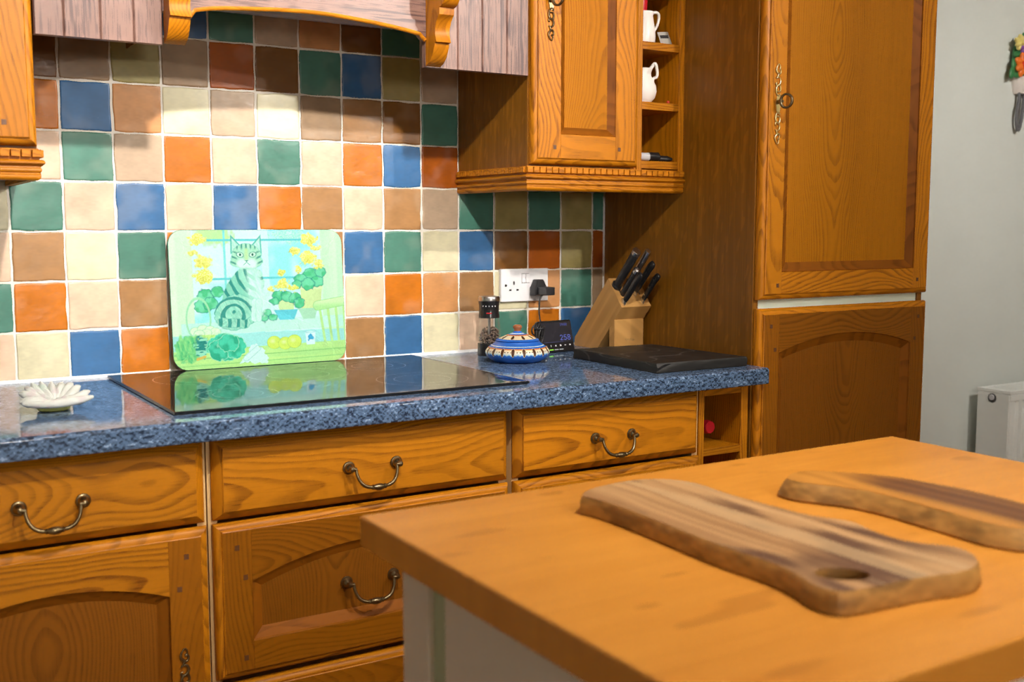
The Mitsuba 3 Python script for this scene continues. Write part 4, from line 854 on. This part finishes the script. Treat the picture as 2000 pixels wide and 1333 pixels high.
lead = smoothcurve([(1.262, -0.050, 1.0545), (1.2530, -0.052, 1.0470), (1.2470, -0.056, 1.030), (1.2310, -0.080, 1.010), (1.2120, -0.115, 0.990), (1.1900, -0.146, 0.990), (1.1780, -0.152, 0.981), (1.1690, -0.153, 0.985), (1.1625, -0.153, 0.978), (1.1635, -0.153, 0.966), (1.1730, -0.153, 0.960)], 80)
coil = []; t = np.linspace(0, 2 * PI, 48)
for i in range(5):
    w, h = 0.0080 + 0.0016 * (i % 3), 0.0300 - 0.0015 * i
    coil.append(tube(np.stack([1.1800 + w * np.cos(t) + 0.10 * (i - 2) * h * np.sin(t), -0.150 - 0.0042 * i + 0.004 * np.cos(t), 0.9580 + h * np.sin(t)], 1), 0.00195, 8))
tie = tube(np.stack([1.1810 + 0.0125 * np.cos(t), -0.1585 + 0.0125 * np.sin(t), 0.9790 + 0.002 * np.cos(t)], 1), 0.0024, 8)
tail = tube(smoothcurve([(1.184, -0.160, 0.9295), (1.188, -0.152, 0.9130), (1.190, -0.125, 0.9125), (1.198, -0.095, 0.9128), (1.214, -0.090, 0.9180), (1.225, -0.100, 0.9260)], 24), 0.0019, 8)
put(pa + '__lead', cat(tube(lead, 0.0019, 8), *coil, tie, tail), 'black_plastic', smooth=True); labels[pa + '__lead'] = {'label': 'bundled black lead'}
tag(pa, 'black plug adapter in the wall socket with its bundled black lead', 'adapter')

# ------------------------------------------------------------------ energy monitor
em = 'energy_monitor'
A = trimesh.transformations.rotation_matrix(math.radians(-14), (1, 0, 0)); B = trimesh.transformations.rotation_matrix(math.radians(6), (0, 0, 1))
EM = trimesh.transformations.translation_matrix((1.2585, -0.1330, ZW + 0.0005)) @ B @ A
def em_put(part, m, bsdf, smooth=False, **k): m = m.copy(); m.apply_transform(EM); return put(em + '__' + part, m, bsdf, smooth, **k)
em_put('body', rbox(-0.055, 0.055, 0.0, 0.016, 0.0, 0.084, 0.005), 'black_gloss', 35)
em_put('screen', box(-0.049, 0.049, -0.0006, 0.001, 0.026, 0.078), plain((0.02, 0.02, 0.026), 0.12))
def lettering(text, h, x, z, y=-0.0010, depth=0.0004, bold=False):
    m = meshkit.text_mesh(text, h, depth, bold); v = m.vertices.copy(); m.vertices = np.stack([x + v[:, 0], y - v[:, 2] + depth, z + v[:, 1]], 1); return m
em_put('reading', lettering('258', 0.014, 0.008, 0.0310), 'black_matt', emitter=led((0.09, 0.12, 0.50))); labels[em + '__reading'] = {'label': 'blue digits 258'}
em_put('clock', lettering('19:00', 0.0062, 0.014, 0.0685), 'black_matt', emitter=led((0.06, 0.08, 0.36))); labels[em + '__clock'] = {'label': 'blue digits 19:00'}
em_put('display_line', box(-0.046, 0.020, -0.0009, -0.0004, 0.0268, 0.0278), 'black_matt', emitter=led((0.03, 0.035, 0.14)))
for i in range(6):
    x = -0.040 + 0.0158 * i
    ic = [box(x - 0.0022, x + 0.0022, -0.0006, 0.0004, 0.0165, 0.0195), box(x - 0.0008, x + 0.0008, -0.0006, 0.0004, 0.0155, 0.0208), extrude([(x - 0.003, 0.0165), (x + 0.003, 0.0165), (x, 0.0210)], -0.0006, 0.0004), box(x - 0.0024, x + 0.0024, -0.0006, 0.0004, 0.0160, 0.0205), box(x - 0.0028, x + 0.0028, -0.0006, 0.0004, 0.0172, 0.0190), box(x - 0.0026, x + 0.0026, -0.0006, 0.0004, 0.0165, 0.0202)][i]
    em_put('button_icon', ic, 'white_plastic')
for i, col in enumerate(((0.45, 1.5, 0.06), (0.42, 0.44, 0.42), (0.42, 0.44, 0.42))):
    x = -0.0245 + 0.0165 * i; em_put('status_light', rbox(x - 0.0065, x + 0.0065, -0.0014, 0.0008, 0.0068, 0.0092, 0.0008), 'black_matt', emitter=led(col))
tag(em, 'small black energy monitor with lit blue digits, behind the pot', 'display')

# ------------------------------------------------------------------ knife block and knives
kb = 'knife_block'; KX0, KX1 = 1.3905, 1.4860
pf = [(-0.012, 0.9102), (-0.012, 0.932), (-0.162, 1.098), (-0.2195, 1.0265), (-0.1145, 0.9102)]
bl = extrude_x(pf[::-1], KX0, KX1); fixn(bl); wood(kb + '__block', bl, 'rubberwood', 'z', smooth=False)
ft = box(KX0 + 0.0005, KX1 - 0.0005, -0.1905, -0.1660, 0.9102, 0.9925, 0.0015); wood(kb + '__foot', ft, 'rubberwood', 'z'); labels[kb + '__foot'] = {'label': 'lighter upright front foot'}
put(kb + '__maker_mark', lettering('Prestige', 0.0058, 1.4240, 0.9365, -0.1905, 0.0003, True), 'ink')
AX = np.array([0, -0.670, 0.742]); AX /= np.linalg.norm(AX); TT = np.array([0, 0.5798, 0.7237]); 
TT = np.array([0, -0.162 + 0.2195, 1.098 - 1.0265]); TT /= np.linalg.norm(TT)
P0 = np.array([0, -0.2195, 1.0265])
def on_top(x, t): return np.array([x, 0, 0]) + P0 + TT * t
for x, t, w in ((1.405, 0.020, 0.016), (1.465, 0.018, 0.013), (1.467, 0.045, 0.016), (1.437, 0.062, 0.02), (1.408, 0.044, 0.018), (1.450, 0.080, 0.016)):
    c = on_top(x, t); m = box(-0.0016, 0.0016, -w / 2, w / 2, -0.001, 0.0004)
    M = np.eye(4); M[:3, 0] = (1, 0, 0); M[:3, 1] = TT; M[:3, 2] = np.cross((1, 0, 0), TT); M[:3, 3] = c
    if M[:3, 2] @ AX < 0: M[:3, 2] *= -1; M[:3, 0] *= -1
    m.apply_transform(M); put(kb + '__slot', m, 'dark_hole')
tag(kb, 'slanted pale wooden knife block in the corner by the tall cabinet', 'knife block')
def oval_handle(c, L, prof, flat=0.62):
    """Handle along the block's axis; prof: (fraction, half depth across the blade, shift)."""
    a = np.arange(16) * 2 * PI / 16; rings = []
    for f, w, sft in prof:
        q = c + AX * (L * f) + TT * sft
        rings.append(q + np.outer(np.cos(a) * w * flat, (1, 0, 0)) + np.outer(np.sin(a) * w, TT))
    m = loft(rings, True, True); fixn(m); return m
def knife(i, x, t, L, kind, label, fat=1.0):
    OH = lambda c_, L_, pr_, fl_: oval_handle(c_, L_, [(f, w * fat, sh) for f, w, sh in pr_], fl_)
    key = 'kitchen_knife' + (f'_{i:03d}' if i else ''); c = on_top(x, t)
    blade = oval_handle(c - AX * 0.09, 0.094, [(0, 0.008, 0), (1.0, 0.0095, 0)], 0.10); put(key + '__blade', blade, 'steel')
    if kind == 'round':
        put(key + '__guard', OH(c, 0.006, [(0, 0.0125, 0), (1, 0.0125, 0)], 0.95), 'black_plastic', 35)
        put(key + '__handle', OH(c + AX * 0.006, L - 0.016, [(0, 0.0092, 0), (0.5, 0.0100, 0), (1, 0.0102, 0)], 0.92), 'black_plastic', 35)
        put(key + '__end_cap', OH(c + AX * (L - 0.010), 0.012, [(0, 0.0104, 0), (0.9, 0.0106, 0), (1.0, 0.0098, 0)], 0.92), 'steel', 30)
    elif kind == 'steel_end':
        put(key + '__handle', OH(c, L - 0.012, [(0, 0.0075, 0), (0.1, 0.0085, 0), (0.6, 0.0080, 0), (1, 0.0088, 0)], 0.85), 'black_plastic', 35)
        put(key + '__end_cap', OH(c + AX * (L - 0.012), 0.013, [(0, 0.0090, 0), (0.4, 0.0100, 0), (0.8, 0.0088, 0), (1.0, 0.0050, 0)], 0.85), 'steel', 40)
    elif kind == 'steel':
        put(key + '__handle', OH(c, L, [(0, 0.0070, 0), (0.15, 0.0080, 0), (0.85, 0.0082, 0), (0.97, 0.0084, 0), (1, 0.0070, 0)], 0.8), 'steel', 35)
    else:
        put(key + '__bolster', OH(c, 0.010, [(0, 0.0085, 0), (0.6, 0.0078, 0), (1, 0.0070, 0)], 0.55), 'steel', 35)
        put(key + '__handle', OH(c + AX * 0.010, L - 0.010, [(0, 0.0072, 0), (0.2, 0.0088, -0.0005), (0.5, 0.0095, 0), (0.75, 0.0098, 0.0005), (0.9, 0.0100, -0.0012), (0.97, 0.0080, -0.0025), (1.0, 0.0035, -0.003)], 0.66), 'black_gloss', 40)
        if kind == 'rivet':
            for f in (0.25, 0.52, 0.8):
                q = lathe([(0.0004, -0.0071 * fat), (0.0022, -0.0071 * fat), (0.0022, 0.0071 * fat), (0.0004, 0.0071 * fat)], 10)
                q.apply_transform(trimesh.transformations.rotation_matrix(PI / 2, (0, 1, 0))); q.apply_translation(c + AX * (L * f)); put(key + '__rivet', q, 'steel', 40)
    tag(key, label, 'knife')
knife(0, 1.4045, 0.066, 0.1235, 'round', 'thick black handled knife with grey end cap, leftmost in the knife block', 1.12)
knife(1, 1.4120, 0.040, 0.0900, 'steel_end', 'black handled knife with a silver ball end, second from left in the block', 1.05)
knife(2, 1.4330, 0.058, 0.1330, 'steel', 'shiny steel handled tool standing behind the others in the knife block', 1.10)
knife(3, 1.4030, 0.014, 0.1060, 'plain', 'plain black handled knife at the front left of the knife block', 1.08)
knife(4, 1.4520, 0.042, 0.1120, 'plain', 'tall curved black handled knife in the middle right of the knife block', 1.05)
knife(5, 1.4640, 0.016, 0.0980, 'rivet', 'short black handled knife with three rivets, rightmost in the knife block', 0.95)

# ------------------------------------------------------------------ slate board
rs = np.random.default_rng(11)
sl = [(1.213, -0.580), (1.475, -0.586), (1.457, -0.258), (1.222, -0.246)]
pts = []
for (ax, ay), (bx, by) in zip(sl, sl[1:] + sl[:1]):
    for t in np.linspace(0, 1, 14)[:-1]: pts.append((ax + (bx - ax) * t, ay + (by - ay) * t))
pts = np.array(pts); cS = pts.mean(0); n_ = len(pts)
def sring(f, z, j): return np.hstack([cS + (pts - cS) * f + rs.normal(0, j, pts.shape), z + rs.normal(0, j * 0.5, (n_, 1))])
m = loft([sring(0.992, ZW + 0.0005, 0.0), sring(1.0, ZW + 0.004, 0.0005), sring(1.0, ZW + 0.012, 0.0008), sring(0.998, ZW + 0.019, 0.0008), sring(0.990, ZW + 0.0225, 0.0004), sring(0.6, ZW + 0.0228, 0.0002)], True, True); fixn(m)
put('slate_board', m, 'slate', smooth=30); tag('slate_board', 'thick black slate board on the worktop in front of the knife block', 'board')

# ------------------------------------------------------------------ things on the open shelves
def jug(key, cx, cy, z0, prof, handle_pts, hr, label, spout=None):
    b = lathe(prof, 44, (cx, cy, z0))
    if spout:
        v = b.vertices.copy(); d = np.arctan2(v[:, 1] - cy, v[:, 0] - cx); w = np.exp(-((np.angle(np.exp(1j * (d - spout[0])))) / 0.45) ** 2) * np.clip((v[:, 2] - z0 - spout[1]) / spout[2], 0, 1)
        v[:, 0] += w * spout[3] * math.cos(spout[0]); v[:, 1] += w * spout[3] * math.sin(spout[0]); v[:, 2] += w * spout[3] * 0.6; b.vertices = v
    put(key + '__body', b, 'white_china', smooth=50)
    put(key + '__handle', tube(smoothcurve([(cx + x, cy + y, z0 + z) for x, y, z in handle_pts], 40), hr, 12), 'white_china', smooth=True)
    tag(key, label, 'jug')
JX = 1.4095
jug('white_jug', JX - 0.006, -0.280, 1.673, [(0.0005, 0.0), (0.024, 0.0), (0.0275, 0.004), (0.0285, 0.020), (0.0265, 0.040), (0.0230, 0.058), (0.0215, 0.068), (0.0235, 0.078), (0.0215, 0.078), (0.0195, 0.066), (0.024, 0.03), (0.0005, 0.01)],
    [(0.0215, 0, 0.071), (0.032, -0.001, 0.080), (0.0415, -0.002, 0.078), (0.0435, -0.002, 0.064), (0.038, -0.001, 0.046), (0.030, 0, 0.033), (0.0265, 0, 0.027)], np.linspace(0.0040, 0.0032, 40), 'plain white china jug on the upper open shelf', (PI, 0.06, 0.018, 0.010))
m = lathe([(0.0005, 0.055), (0.010, 0.055), (0.0135, 0.075), (0.0150, 0.100), (0.0140, 0.135), (0.0005, 0.140)], 20, (JX - 0.015, -0.280, 1.673)); put('red_packet', m, 'red_foil', smooth=40); tag('red_packet', 'shiny red wrapped roll standing in the white jug on the upper shelf', 'packet')
jug('white_jug_001', JX - 0.012, -0.280, 1.531, [(0.0005, 0.0), (0.020, 0.0), (0.024, 0.003), (0.0335, 0.014), (0.0375, 0.028), (0.0360, 0.042), (0.0295, 0.056), (0.0240, 0.066), (0.0235, 0.074), (0.0265, 0.084), (0.0245, 0.084), (0.021, 0.07), (0.030, 0.03), (0.0005, 0.01)],
    [(0.024, 0, 0.083), (0.032, -0.001, 0.092), (0.0405, -0.002, 0.099), (0.0455, -0.002, 0.088), (0.0475, -0.002, 0.074), (0.0445, -0.001, 0.066), (0.038, 0, 0.064), (0.0355, 0, 0.054), (0.0340, 0, 0.046)], np.linspace(0.0046, 0.0036, 40), 'round bellied white china jug with a scroll handle on the middle open shelf', (0.15, 0.066, 0.018, 0.008))
m = box(-0.017, 0.017, -0.0004, 0.0004, 0, 0.034); m.apply_transform(trimesh.transformations.rotation_matrix(math.radians(-22), (1, 0, 0))); m.apply_transform(trimesh.transformations.rotation_matrix(math.radians(-6), (0, 1, 0))); m.apply_translation((1.4520, -0.308, 1.6738)); put('printed_card', m, 'card')
m2 = box(-0.0125, 0.0125, -0.0008, -0.0003, 0.017, 0.025); m2.apply_transform(trimesh.transformations.rotation_matrix(math.radians(-22), (1, 0, 0))); m2.apply_transform(trimesh.transformations.rotation_matrix(math.radians(-6), (0, 1, 0))); m2.apply_translation((1.4520, -0.308, 1.6738)); put('printed_card__dark_print', m2, 'ink')
tag('printed_card', 'small grey card with dark print leaning beside the upper white jug', 'card')
m = tube([(1.374, -0.300, 1.4015), (1.404, -0.303, 1.4015)], 0.0100, 14); put('marker_pen__barrel', m, 'silver_plastic', smooth=40)
put('marker_pen__cap', tube([(1.404, -0.303, 1.4015), (1.407, -0.3035, 1.4015), (1.430, -0.307, 1.4015), (1.432, -0.307, 1.4015)], [0.0104, 0.0112, 0.0112, 0.008], 14), 'black_gloss', smooth=40)
tag('marker_pen', 'fat silver pen with black cap lying on the lowest open shelf', 'pen')
put('marker_pen_001__barrel', tube([(1.400, -0.262, 1.3985), (1.438, -0.285, 1.3985)], 0.0072, 12), 'black_plastic', smooth=40)
put('marker_pen_001__cap', tube([(1.438, -0.285, 1.3985), (1.441, -0.287, 1.3985), (1.463, -0.302, 1.398), (1.474, -0.309, 1.397)], [0.0072, 0.0085, 0.0076, 0.003], 12), 'black_gloss', smooth=40)
put('marker_pen_001__ring', tube([(1.4445, -0.2893, 1.3985), (1.4465, -0.2907, 1.3985)], 0.0088, 12), 'steel', smooth=40)
tag('marker_pen_001', 'slim black pen with silver ring at the right of the lowest open shelf', 'pen')
m = cat(trimesh.creation.icosphere(subdivisions=2, radius=0.0042)); m.apply_translation((1.4590, -0.308, 1.5352)); put('red_bead', m, plain((0.5, 0.05, 0.02), 0.3), smooth=True); tag('red_bead', 'tiny red bead at the front right of the middle open shelf', 'bead')

# ------------------------------------------------------------------ island
ist = 'kitchen_island'; ZI = 0.875
put(ist + '__top', rbox(0.232, 1.218, -1.881, -1.205, ZI - 0.040, ZI, 0.004), 'beech', smooth=35); labels[ist + '__top'] = {'label': 'thick orange beech top'}
IX, IY = 0.2405, -1.308
put(ist + '__corner_post', box(IX, IX + 0.066, IY - 0.066, IY, 0.0, ZI - 0.0405, 0.0015), 'sage_paint')
put(ist + '__groove', box(IX + 0.007, IX + 0.03, IY - 0.104, IY - 0.066, 0.0, ZI - 0.0405), 'sage_groove')
put(ist + '__side_panel', box(IX, IX + 0.02, -1.85, IY - 0.104, 0.0, ZI - 0.0405, 0.0015), 'sage_paint')
put(ist + '__back_panel', box(IX + 0.066, 1.19, IY - 0.02, IY - 0.002, 0.0, ZI - 0.0405), 'sage_paint')
put(ist + '__front_panel', box(IX + 0.02, 1.19, -1.85, -1.83, 0.0, ZI - 0.0405), 'sage_paint')
put(ist + '__side_panel', box(1.17, 1.19, -1.83, IY - 0.02, 0.0, ZI - 0.0405), 'sage_paint')
tag(ist, 'kitchen island with orange beech top on a cream painted base', 'kitchen island')

def board(key, outline, thick, flare, topmat, edgemat, hole=None, zt=None):
    """Live edge board: top face of topmat, rough sides of edgemat; the outline gets wavy as it goes down."""
    P = Polygon(smoothcurve(np.array(outline + outline[:1]), 150)[:-1]).buffer(0.0008).buffer(-0.0008)
    o = np.array(P.exterior.coords)[:-1]
    if Polygon(o).exterior.is_ccw is False: o = o[::-1]
    rr2 = np.random.default_rng(5); w = np.convolve(np.r_[rr2.normal(0, 1, len(o))] , np.ones(5) / 5, 'same')
    def ring(ins, z):
        q = inset(o, ins); return np.stack([q[:, 0], q[:, 1], np.full(len(q), z)], 1)
    z1 = ZI + 0.0004
    side = loft([ring(0.002 - flare, z1), ring(-flare, z1 + 0.003), ring(-flare * 0.55, z1 + thick * 0.55), ring(0.0006, z1 + thick - 0.003), ring(0.0028, z1 + thick)], True, False)
    side.vertices = side.vertices + 0.0016 * (np.stack([meshkit.noise(side.vertices * 70), meshkit.noise(side.vertices * 70 + 9), 0.5 + 0 * side.vertices[:, 0]], 1) - 0.5)
    tp = inset(o, 0.0026); pol = Polygon(tp, [hole[::-1]] if hole is not None else None)
    top = trimesh.creation.extrude_polygon(pol, 0.002, engine='earcut'); top.apply_translation((0, 0, z1 + thick - 0.002 + 0.00005))
    c = o.mean(0); d = o[np.argmax(np.linalg.norm(o - c, axis=1))] - c; d /= np.linalg.norm(d)
    uv = np.stack([(top.vertices[:, :2] - c) @ [-d[1], d[0]], (top.vertices[:, :2] - c) @ d], 1)
    put(key + '__face', top, topmat, uv=uv); put(key + '__live_edge', side, edgemat, smooth=50)
    if hole is not None:
        hh = np.asarray(hole); put(key + '__finger_hole', loft([np.hstack([hh, np.full((len(hh), 1), z1 + thick)]), np.hstack([hh, np.full((len(hh), 1), z1 + 0.001)])], True, False), 'live_edge', smooth=40)
        bt = extrude_z(Polygon(inset(o, 0.003)), z1, z1 + 0.001); put(key + '__underside', bt, edgemat)
o1 = [(0.468, -1.346), (0.490, -1.325), (0.535, -1.312), (0.590, -1.312), (0.622, -1.332), (0.637, -1.362), (0.636, -1.414), (0.636, -1.470), (0.640, -1.520), (0.642, -1.545), (0.655, -1.580), (0.664, -1.605), (0.657, -1.632), (0.652, -1.660), (0.655, -1.690), (0.668, -1.710), (0.679, -1.729), (0.671, -1.755), (0.648, -1.777),
      (0.622, -1.785), (0.574, -1.779), (0.517, -1.772), (0.484, -1.769), (0.462, -1.762), (0.456, -1.745), (0.463, -1.715), (0.472, -1.670), (0.470, -1.620), (0.470, -1.566), (0.473, -1.510), (0.476, -1.449), (0.476, -1.400), (0.473, -1.365)]
th = np.linspace(0, 2 * PI, 33)[:-1]
hole = np.stack([0.5065 + 0.0265 * np.cos(th) * math.cos(0.6) - 0.0190 * np.sin(th) * -math.sin(0.6), -1.7275 + 0.0265 * np.cos(th) * -math.sin(0.6) + 0.0190 * np.sin(th) * math.cos(0.6)], 1)
board('olive_wood_board', o1, 0.023, 0.002, 'olive_wood', 'live_edge', hole)
tag('olive_wood_board', 'long rustic olive wood chopping board with a finger hole on the island', 'chopping board')
o2 = [(0.752, -1.414), (0.778, -1.396), (0.808, -1.393), (0.834, -1.412), (0.864, -1.446), (0.885, -1.484), (0.893, -1.520), (0.902, -1.562), (0.904, -1.611), (0.900, -1.664), (0.885, -1.705), (0.858, -1.730), (0.822, -1.738), (0.796, -1.728), (0.783, -1.700), (0.784, -1.648), (0.787, -1.601), (0.789, -1.555), (0.783, -1.505), (0.767, -1.470), (0.752, -1.442)]
board('dark_streaked_board', o2, 0.024, 0.010, 'walnut_streak_wood', 'live_edge')
tag('dark_streaked_board', 'leaf shaped live edge wooden board with dark streak at the right of the island', 'chopping board')

# ------------------------------------------------------------------ radiator and wall pocket
rd = 'radiator'; RX0, RX1, RY0, RY1, RZ0, RZ1 = 3.122, 4.12, -0.163, -0.034, 0.08, 0.664
put(rd + '__end_panel', rbox(RX0, RX0 + 0.006, RY0 + 0.006, RY1, RZ0, RZ1 - 0.012, 0.002), 'white_enamel', 30)
put(rd + '__end_panel', rbox(RX1 - 0.006, RX1, RY0 + 0.006, RY1, RZ0, RZ1 - 0.012, 0.002), 'white_enamel', 30)
fl = [(RX0 + 0.003, RY0 + 0.012), (RX0 + 0.003, RY0 + 0.003), (RX0 + 0.02, RY0)]
x = RX0 + 0.025
while x < RX1 - 0.045: fl += [(x, RY0), (x + 0.006, RY0 + 0.010), (x + 0.018, RY0 + 0.010), (x + 0.024, RY0)]; x += 0.040
fl += [(RX1 - 0.003, RY0), (RX1 - 0.003, RY0 + 0.014)]
fp = extrude_z(Polygon(fl + [(RX1 - 0.003, RY0 + 0.016), (RX0 + 0.003, RY0 + 0.016)]).buffer(0), RZ0 + 0.03, RZ1 - 0.035); put(rd + '__front_panel', fp, 'white_enamel')
put(rd + '__front_panel', cat(box(RX0 + 0.003, RX1 - 0.003, RY0 - 0.001, RY0 + 0.014, RZ1 - 0.036, RZ1 - 0.013, .002), box(RX0 + 0.003, RX1 - 0.003, RY0 - 0.001, RY0 + 0.014, RZ0, RZ0 + 0.031, .002)), 'white_enamel')
put(rd + '__back_panel', box(RX0 + 0.006, RX1 - 0.006, RY1 - 0.012, RY1, RZ0, RZ1 - 0.02), 'white_enamel')
gr = [rbox(RX0 - 0.001, RX1 + 0.001, RY0 - 0.001, RY0 + 0.016, RZ1 - 0.012, RZ1, 0.002), rbox(RX0 - 0.001, RX1 + 0.001, RY1 - 0.016, RY1 + 0.001, RZ1 - 0.012, RZ1, 0.002), rbox(RX0 - 0.001, RX0 + 0.022, RY0 - 0.001, RY1 + 0.001, RZ1 - 0.012, RZ1, 0.002)]
put(rd + '__grille', cat(*gr), 'white_enamel', 30)
x = RX0 + 0.03
while x < RX1 - 0.01: put(rd + '__grille_bar', box(x, x + 0.011, RY0 + 0.014, RY1 - 0.012, RZ1 - 0.009, RZ1 - 0.002, 0.001), 'white_enamel'); x += 0.022
q = lathe([(0.0005, -0.001), (0.0165, -0.001), (0.0165, 0.0008), (0.0005, 0.0008)], 30); Ry = trimesh.transformations.rotation_matrix(-PI / 2, (0, 1, 0)); q.apply_transform(Ry); q.apply_translation((RX0 - 0.0002, -0.092, 0.632)); put(rd + '__valve_hole', q, 'dark_hole')
q = lathe([(0.0005, 0.0), (0.0105, 0.0), (0.0105, 0.004), (0.009, 0.005), (0.0005, 0.005)], 8); q.apply_transform(Ry); q.apply_translation((RX0 - 0.0012, -0.092, 0.635)); put(rd + '__blanking_plug', q, 'silver_plastic')
for bx in (RX0 + 0.15, RX1 - 0.15): put(rd + '__bracket', box(bx, bx + 0.03, RY1 - 0.001, 0.0115, 0.2, 0.6), 'white_enamel')
for bx in (RX0 + 0.04, RX1 - 0.04): put(rd + '__pipe', lathe([(0.0005, 0), (0.0075, 0), (0.0075, 0.085), (0.0005, 0.085)], 14, (bx, -0.09, 0.0)), 'steel', 40)
tag(rd, 'white panel radiator on the bare wall right of the tall cabinet', 'radiator')

wp = 'flower_wall_pocket'; WX = 3.350
rw = np.random.default_rng(21)
prof = [(0.0005, 0.0), (0.036, 0.0), (0.040, 0.004), (0.046, 0.022), (0.052, 0.044), (0.057, 0.058), (0.054, 0.060), (0.0005, 0.058)]
bs = lathe(prof, 40, (0, 0, 0)); bs.vertices[:, 1] *= 0.75
v = bs.vertices; bs.vertices = v + np.stack([0 * v[:, 0], 0 * v[:, 0], 0 * v[:, 0]], 1)
bs.apply_translation((WX, 0.006, 1.703)); scene['basket_glaze'] = two({'type': 'bumpmap', 'nested': mikit.proc(lambda p, n, uv: dr.sin(p.z * 900) * dr.sin(p.x * 420), 1e-3), 'scale': 0.0012, 'bsdf': {'type': 'principled', 'base_color': {'type': 'rgb', 'value': [0.72, 0.66, 0.62]}, 'roughness': 0.4}})
put(wp + '__basket', bs, 'basket_glaze', smooth=40); labels[wp + '__basket'] = {'label': 'cream woven pattern basket'}
for nm, rgb in (('petal_orange', (0.70, 0.16, 0.02)), ('petal_red', (0.50, 0.03, 0.015)), ('petal_purple', (0.16, 0.06, 0.26)), ('petal_yellow', (0.62, 0.52, 0.16)), ('leaf_green', (0.03, 0.16, 0.05))): scene[nm] = plain(rgb, 0.3)
def blossom(cx, cz, r, col, mid, k=7):
    ms = []
    for i in range(k):
        a = 2 * PI * i / k; s = trimesh.creation.icosphere(subdivisions=2, radius=1); s.apply_scale((r * 0.55, 0.010, r * 0.34)); s.apply_transform(trimesh.transformations.rotation_matrix(-a, (0, 1, 0))); s.apply_translation((cx + r * 0.55 * math.cos(a), -0.030 + 0.004 * (i % 2), cz + r * 0.55 * math.sin(a))); ms.append(s)
    put(wp + '__blossom', cat(*ms), col, smooth=True)
    s = trimesh.creation.icosphere(subdivisions=2, radius=1); s.apply_scale((r * 0.38, 0.012, r * 0.38)); s.apply_translation((cx, -0.036, cz)); put(wp + '__blossom_centre', s, mid, smooth=True)
def leaf(cx, cz, L, w, ang):
    s = trimesh.creation.icosphere(subdivisions=2, radius=1); s.apply_scale((L, 0.007, w)); s.apply_transform(trimesh.transformations.rotation_matrix(-ang, (0, 1, 0))); s.apply_translation((cx, -0.018, cz)); put(wp + '__leaf', s, 'leaf_green', smooth=True)
blossom(WX - 0.048, 1.800, 0.040, 'petal_orange', 'petal_red'); blossom(WX - 0.045, 1.868, 0.030, 'petal_purple', 'petal_purple'); blossom(WX - 0.068, 1.876, 0.026, 'petal_yellow', 'petal_yellow'); blossom(WX + 0.030, 1.842, 0.040, 'petal_red', 'petal_yellow'); blossom(WX + 0.045, 1.795, 0.034, 'petal_yellow', 'petal_orange'); blossom(WX + 0.010, 1.890, 0.030, 'petal_orange', 'petal_yellow')
for a in ((-0.092, 1.772, 0.024, 0.014, 1.2), (-0.060, 1.767, 0.024, 0.012, 0.2), (-0.055, 1.838, 0.034, 0.013, 0.1), (-0.020, 1.770, 0.03, 0.014, -0.2), (0.02, 1.772, 0.03, 0.014, 0.2), (0.07, 1.778, 0.028, 0.014, 0.5), (-0.005, 1.835, 0.03, 0.014, 1.0), (-0.03, 1.905, 0.022, 0.011, 0.6), (0.06, 1.87, 0.03, 0.013, -0.6), (-0.085, 1.80, 0.02, 0.012, 1.6)): leaf(WX + a[0], *a[1:])
bm_ = trimesh.creation.icosphere(subdivisions=3, radius=1); bm_.apply_scale((0.070, 0.018, 0.062)); bm_.apply_translation((WX - 0.004, -0.004, 1.832)); put(wp + '__mound', bm_, 'leaf_green', smooth=True)
tag(wp, 'painted ceramic basket of flowers hanging on the bare wall at the right edge', 'wall ornament')
hg = smoothcurve([(WX - 0.030, -0.006, 1.712), (WX - 0.034, -0.008, 1.66), (WX - 0.040, -0.008, 1.61), (WX - 0.028, -0.008, 1.575), (WX - 0.012, -0.008, 1.61), (WX - 0.014, -0.008, 1.70)], 50)
scene['grey_cord'] = plain((0.10, 0.10, 0.11), 0.7)
put('hanging_cord', tube(hg, 0.006, 8), 'grey_cord', smooth=True); tag('hanging_cord', 'dark grey cord loop hanging below the flower basket ornament', 'cord')
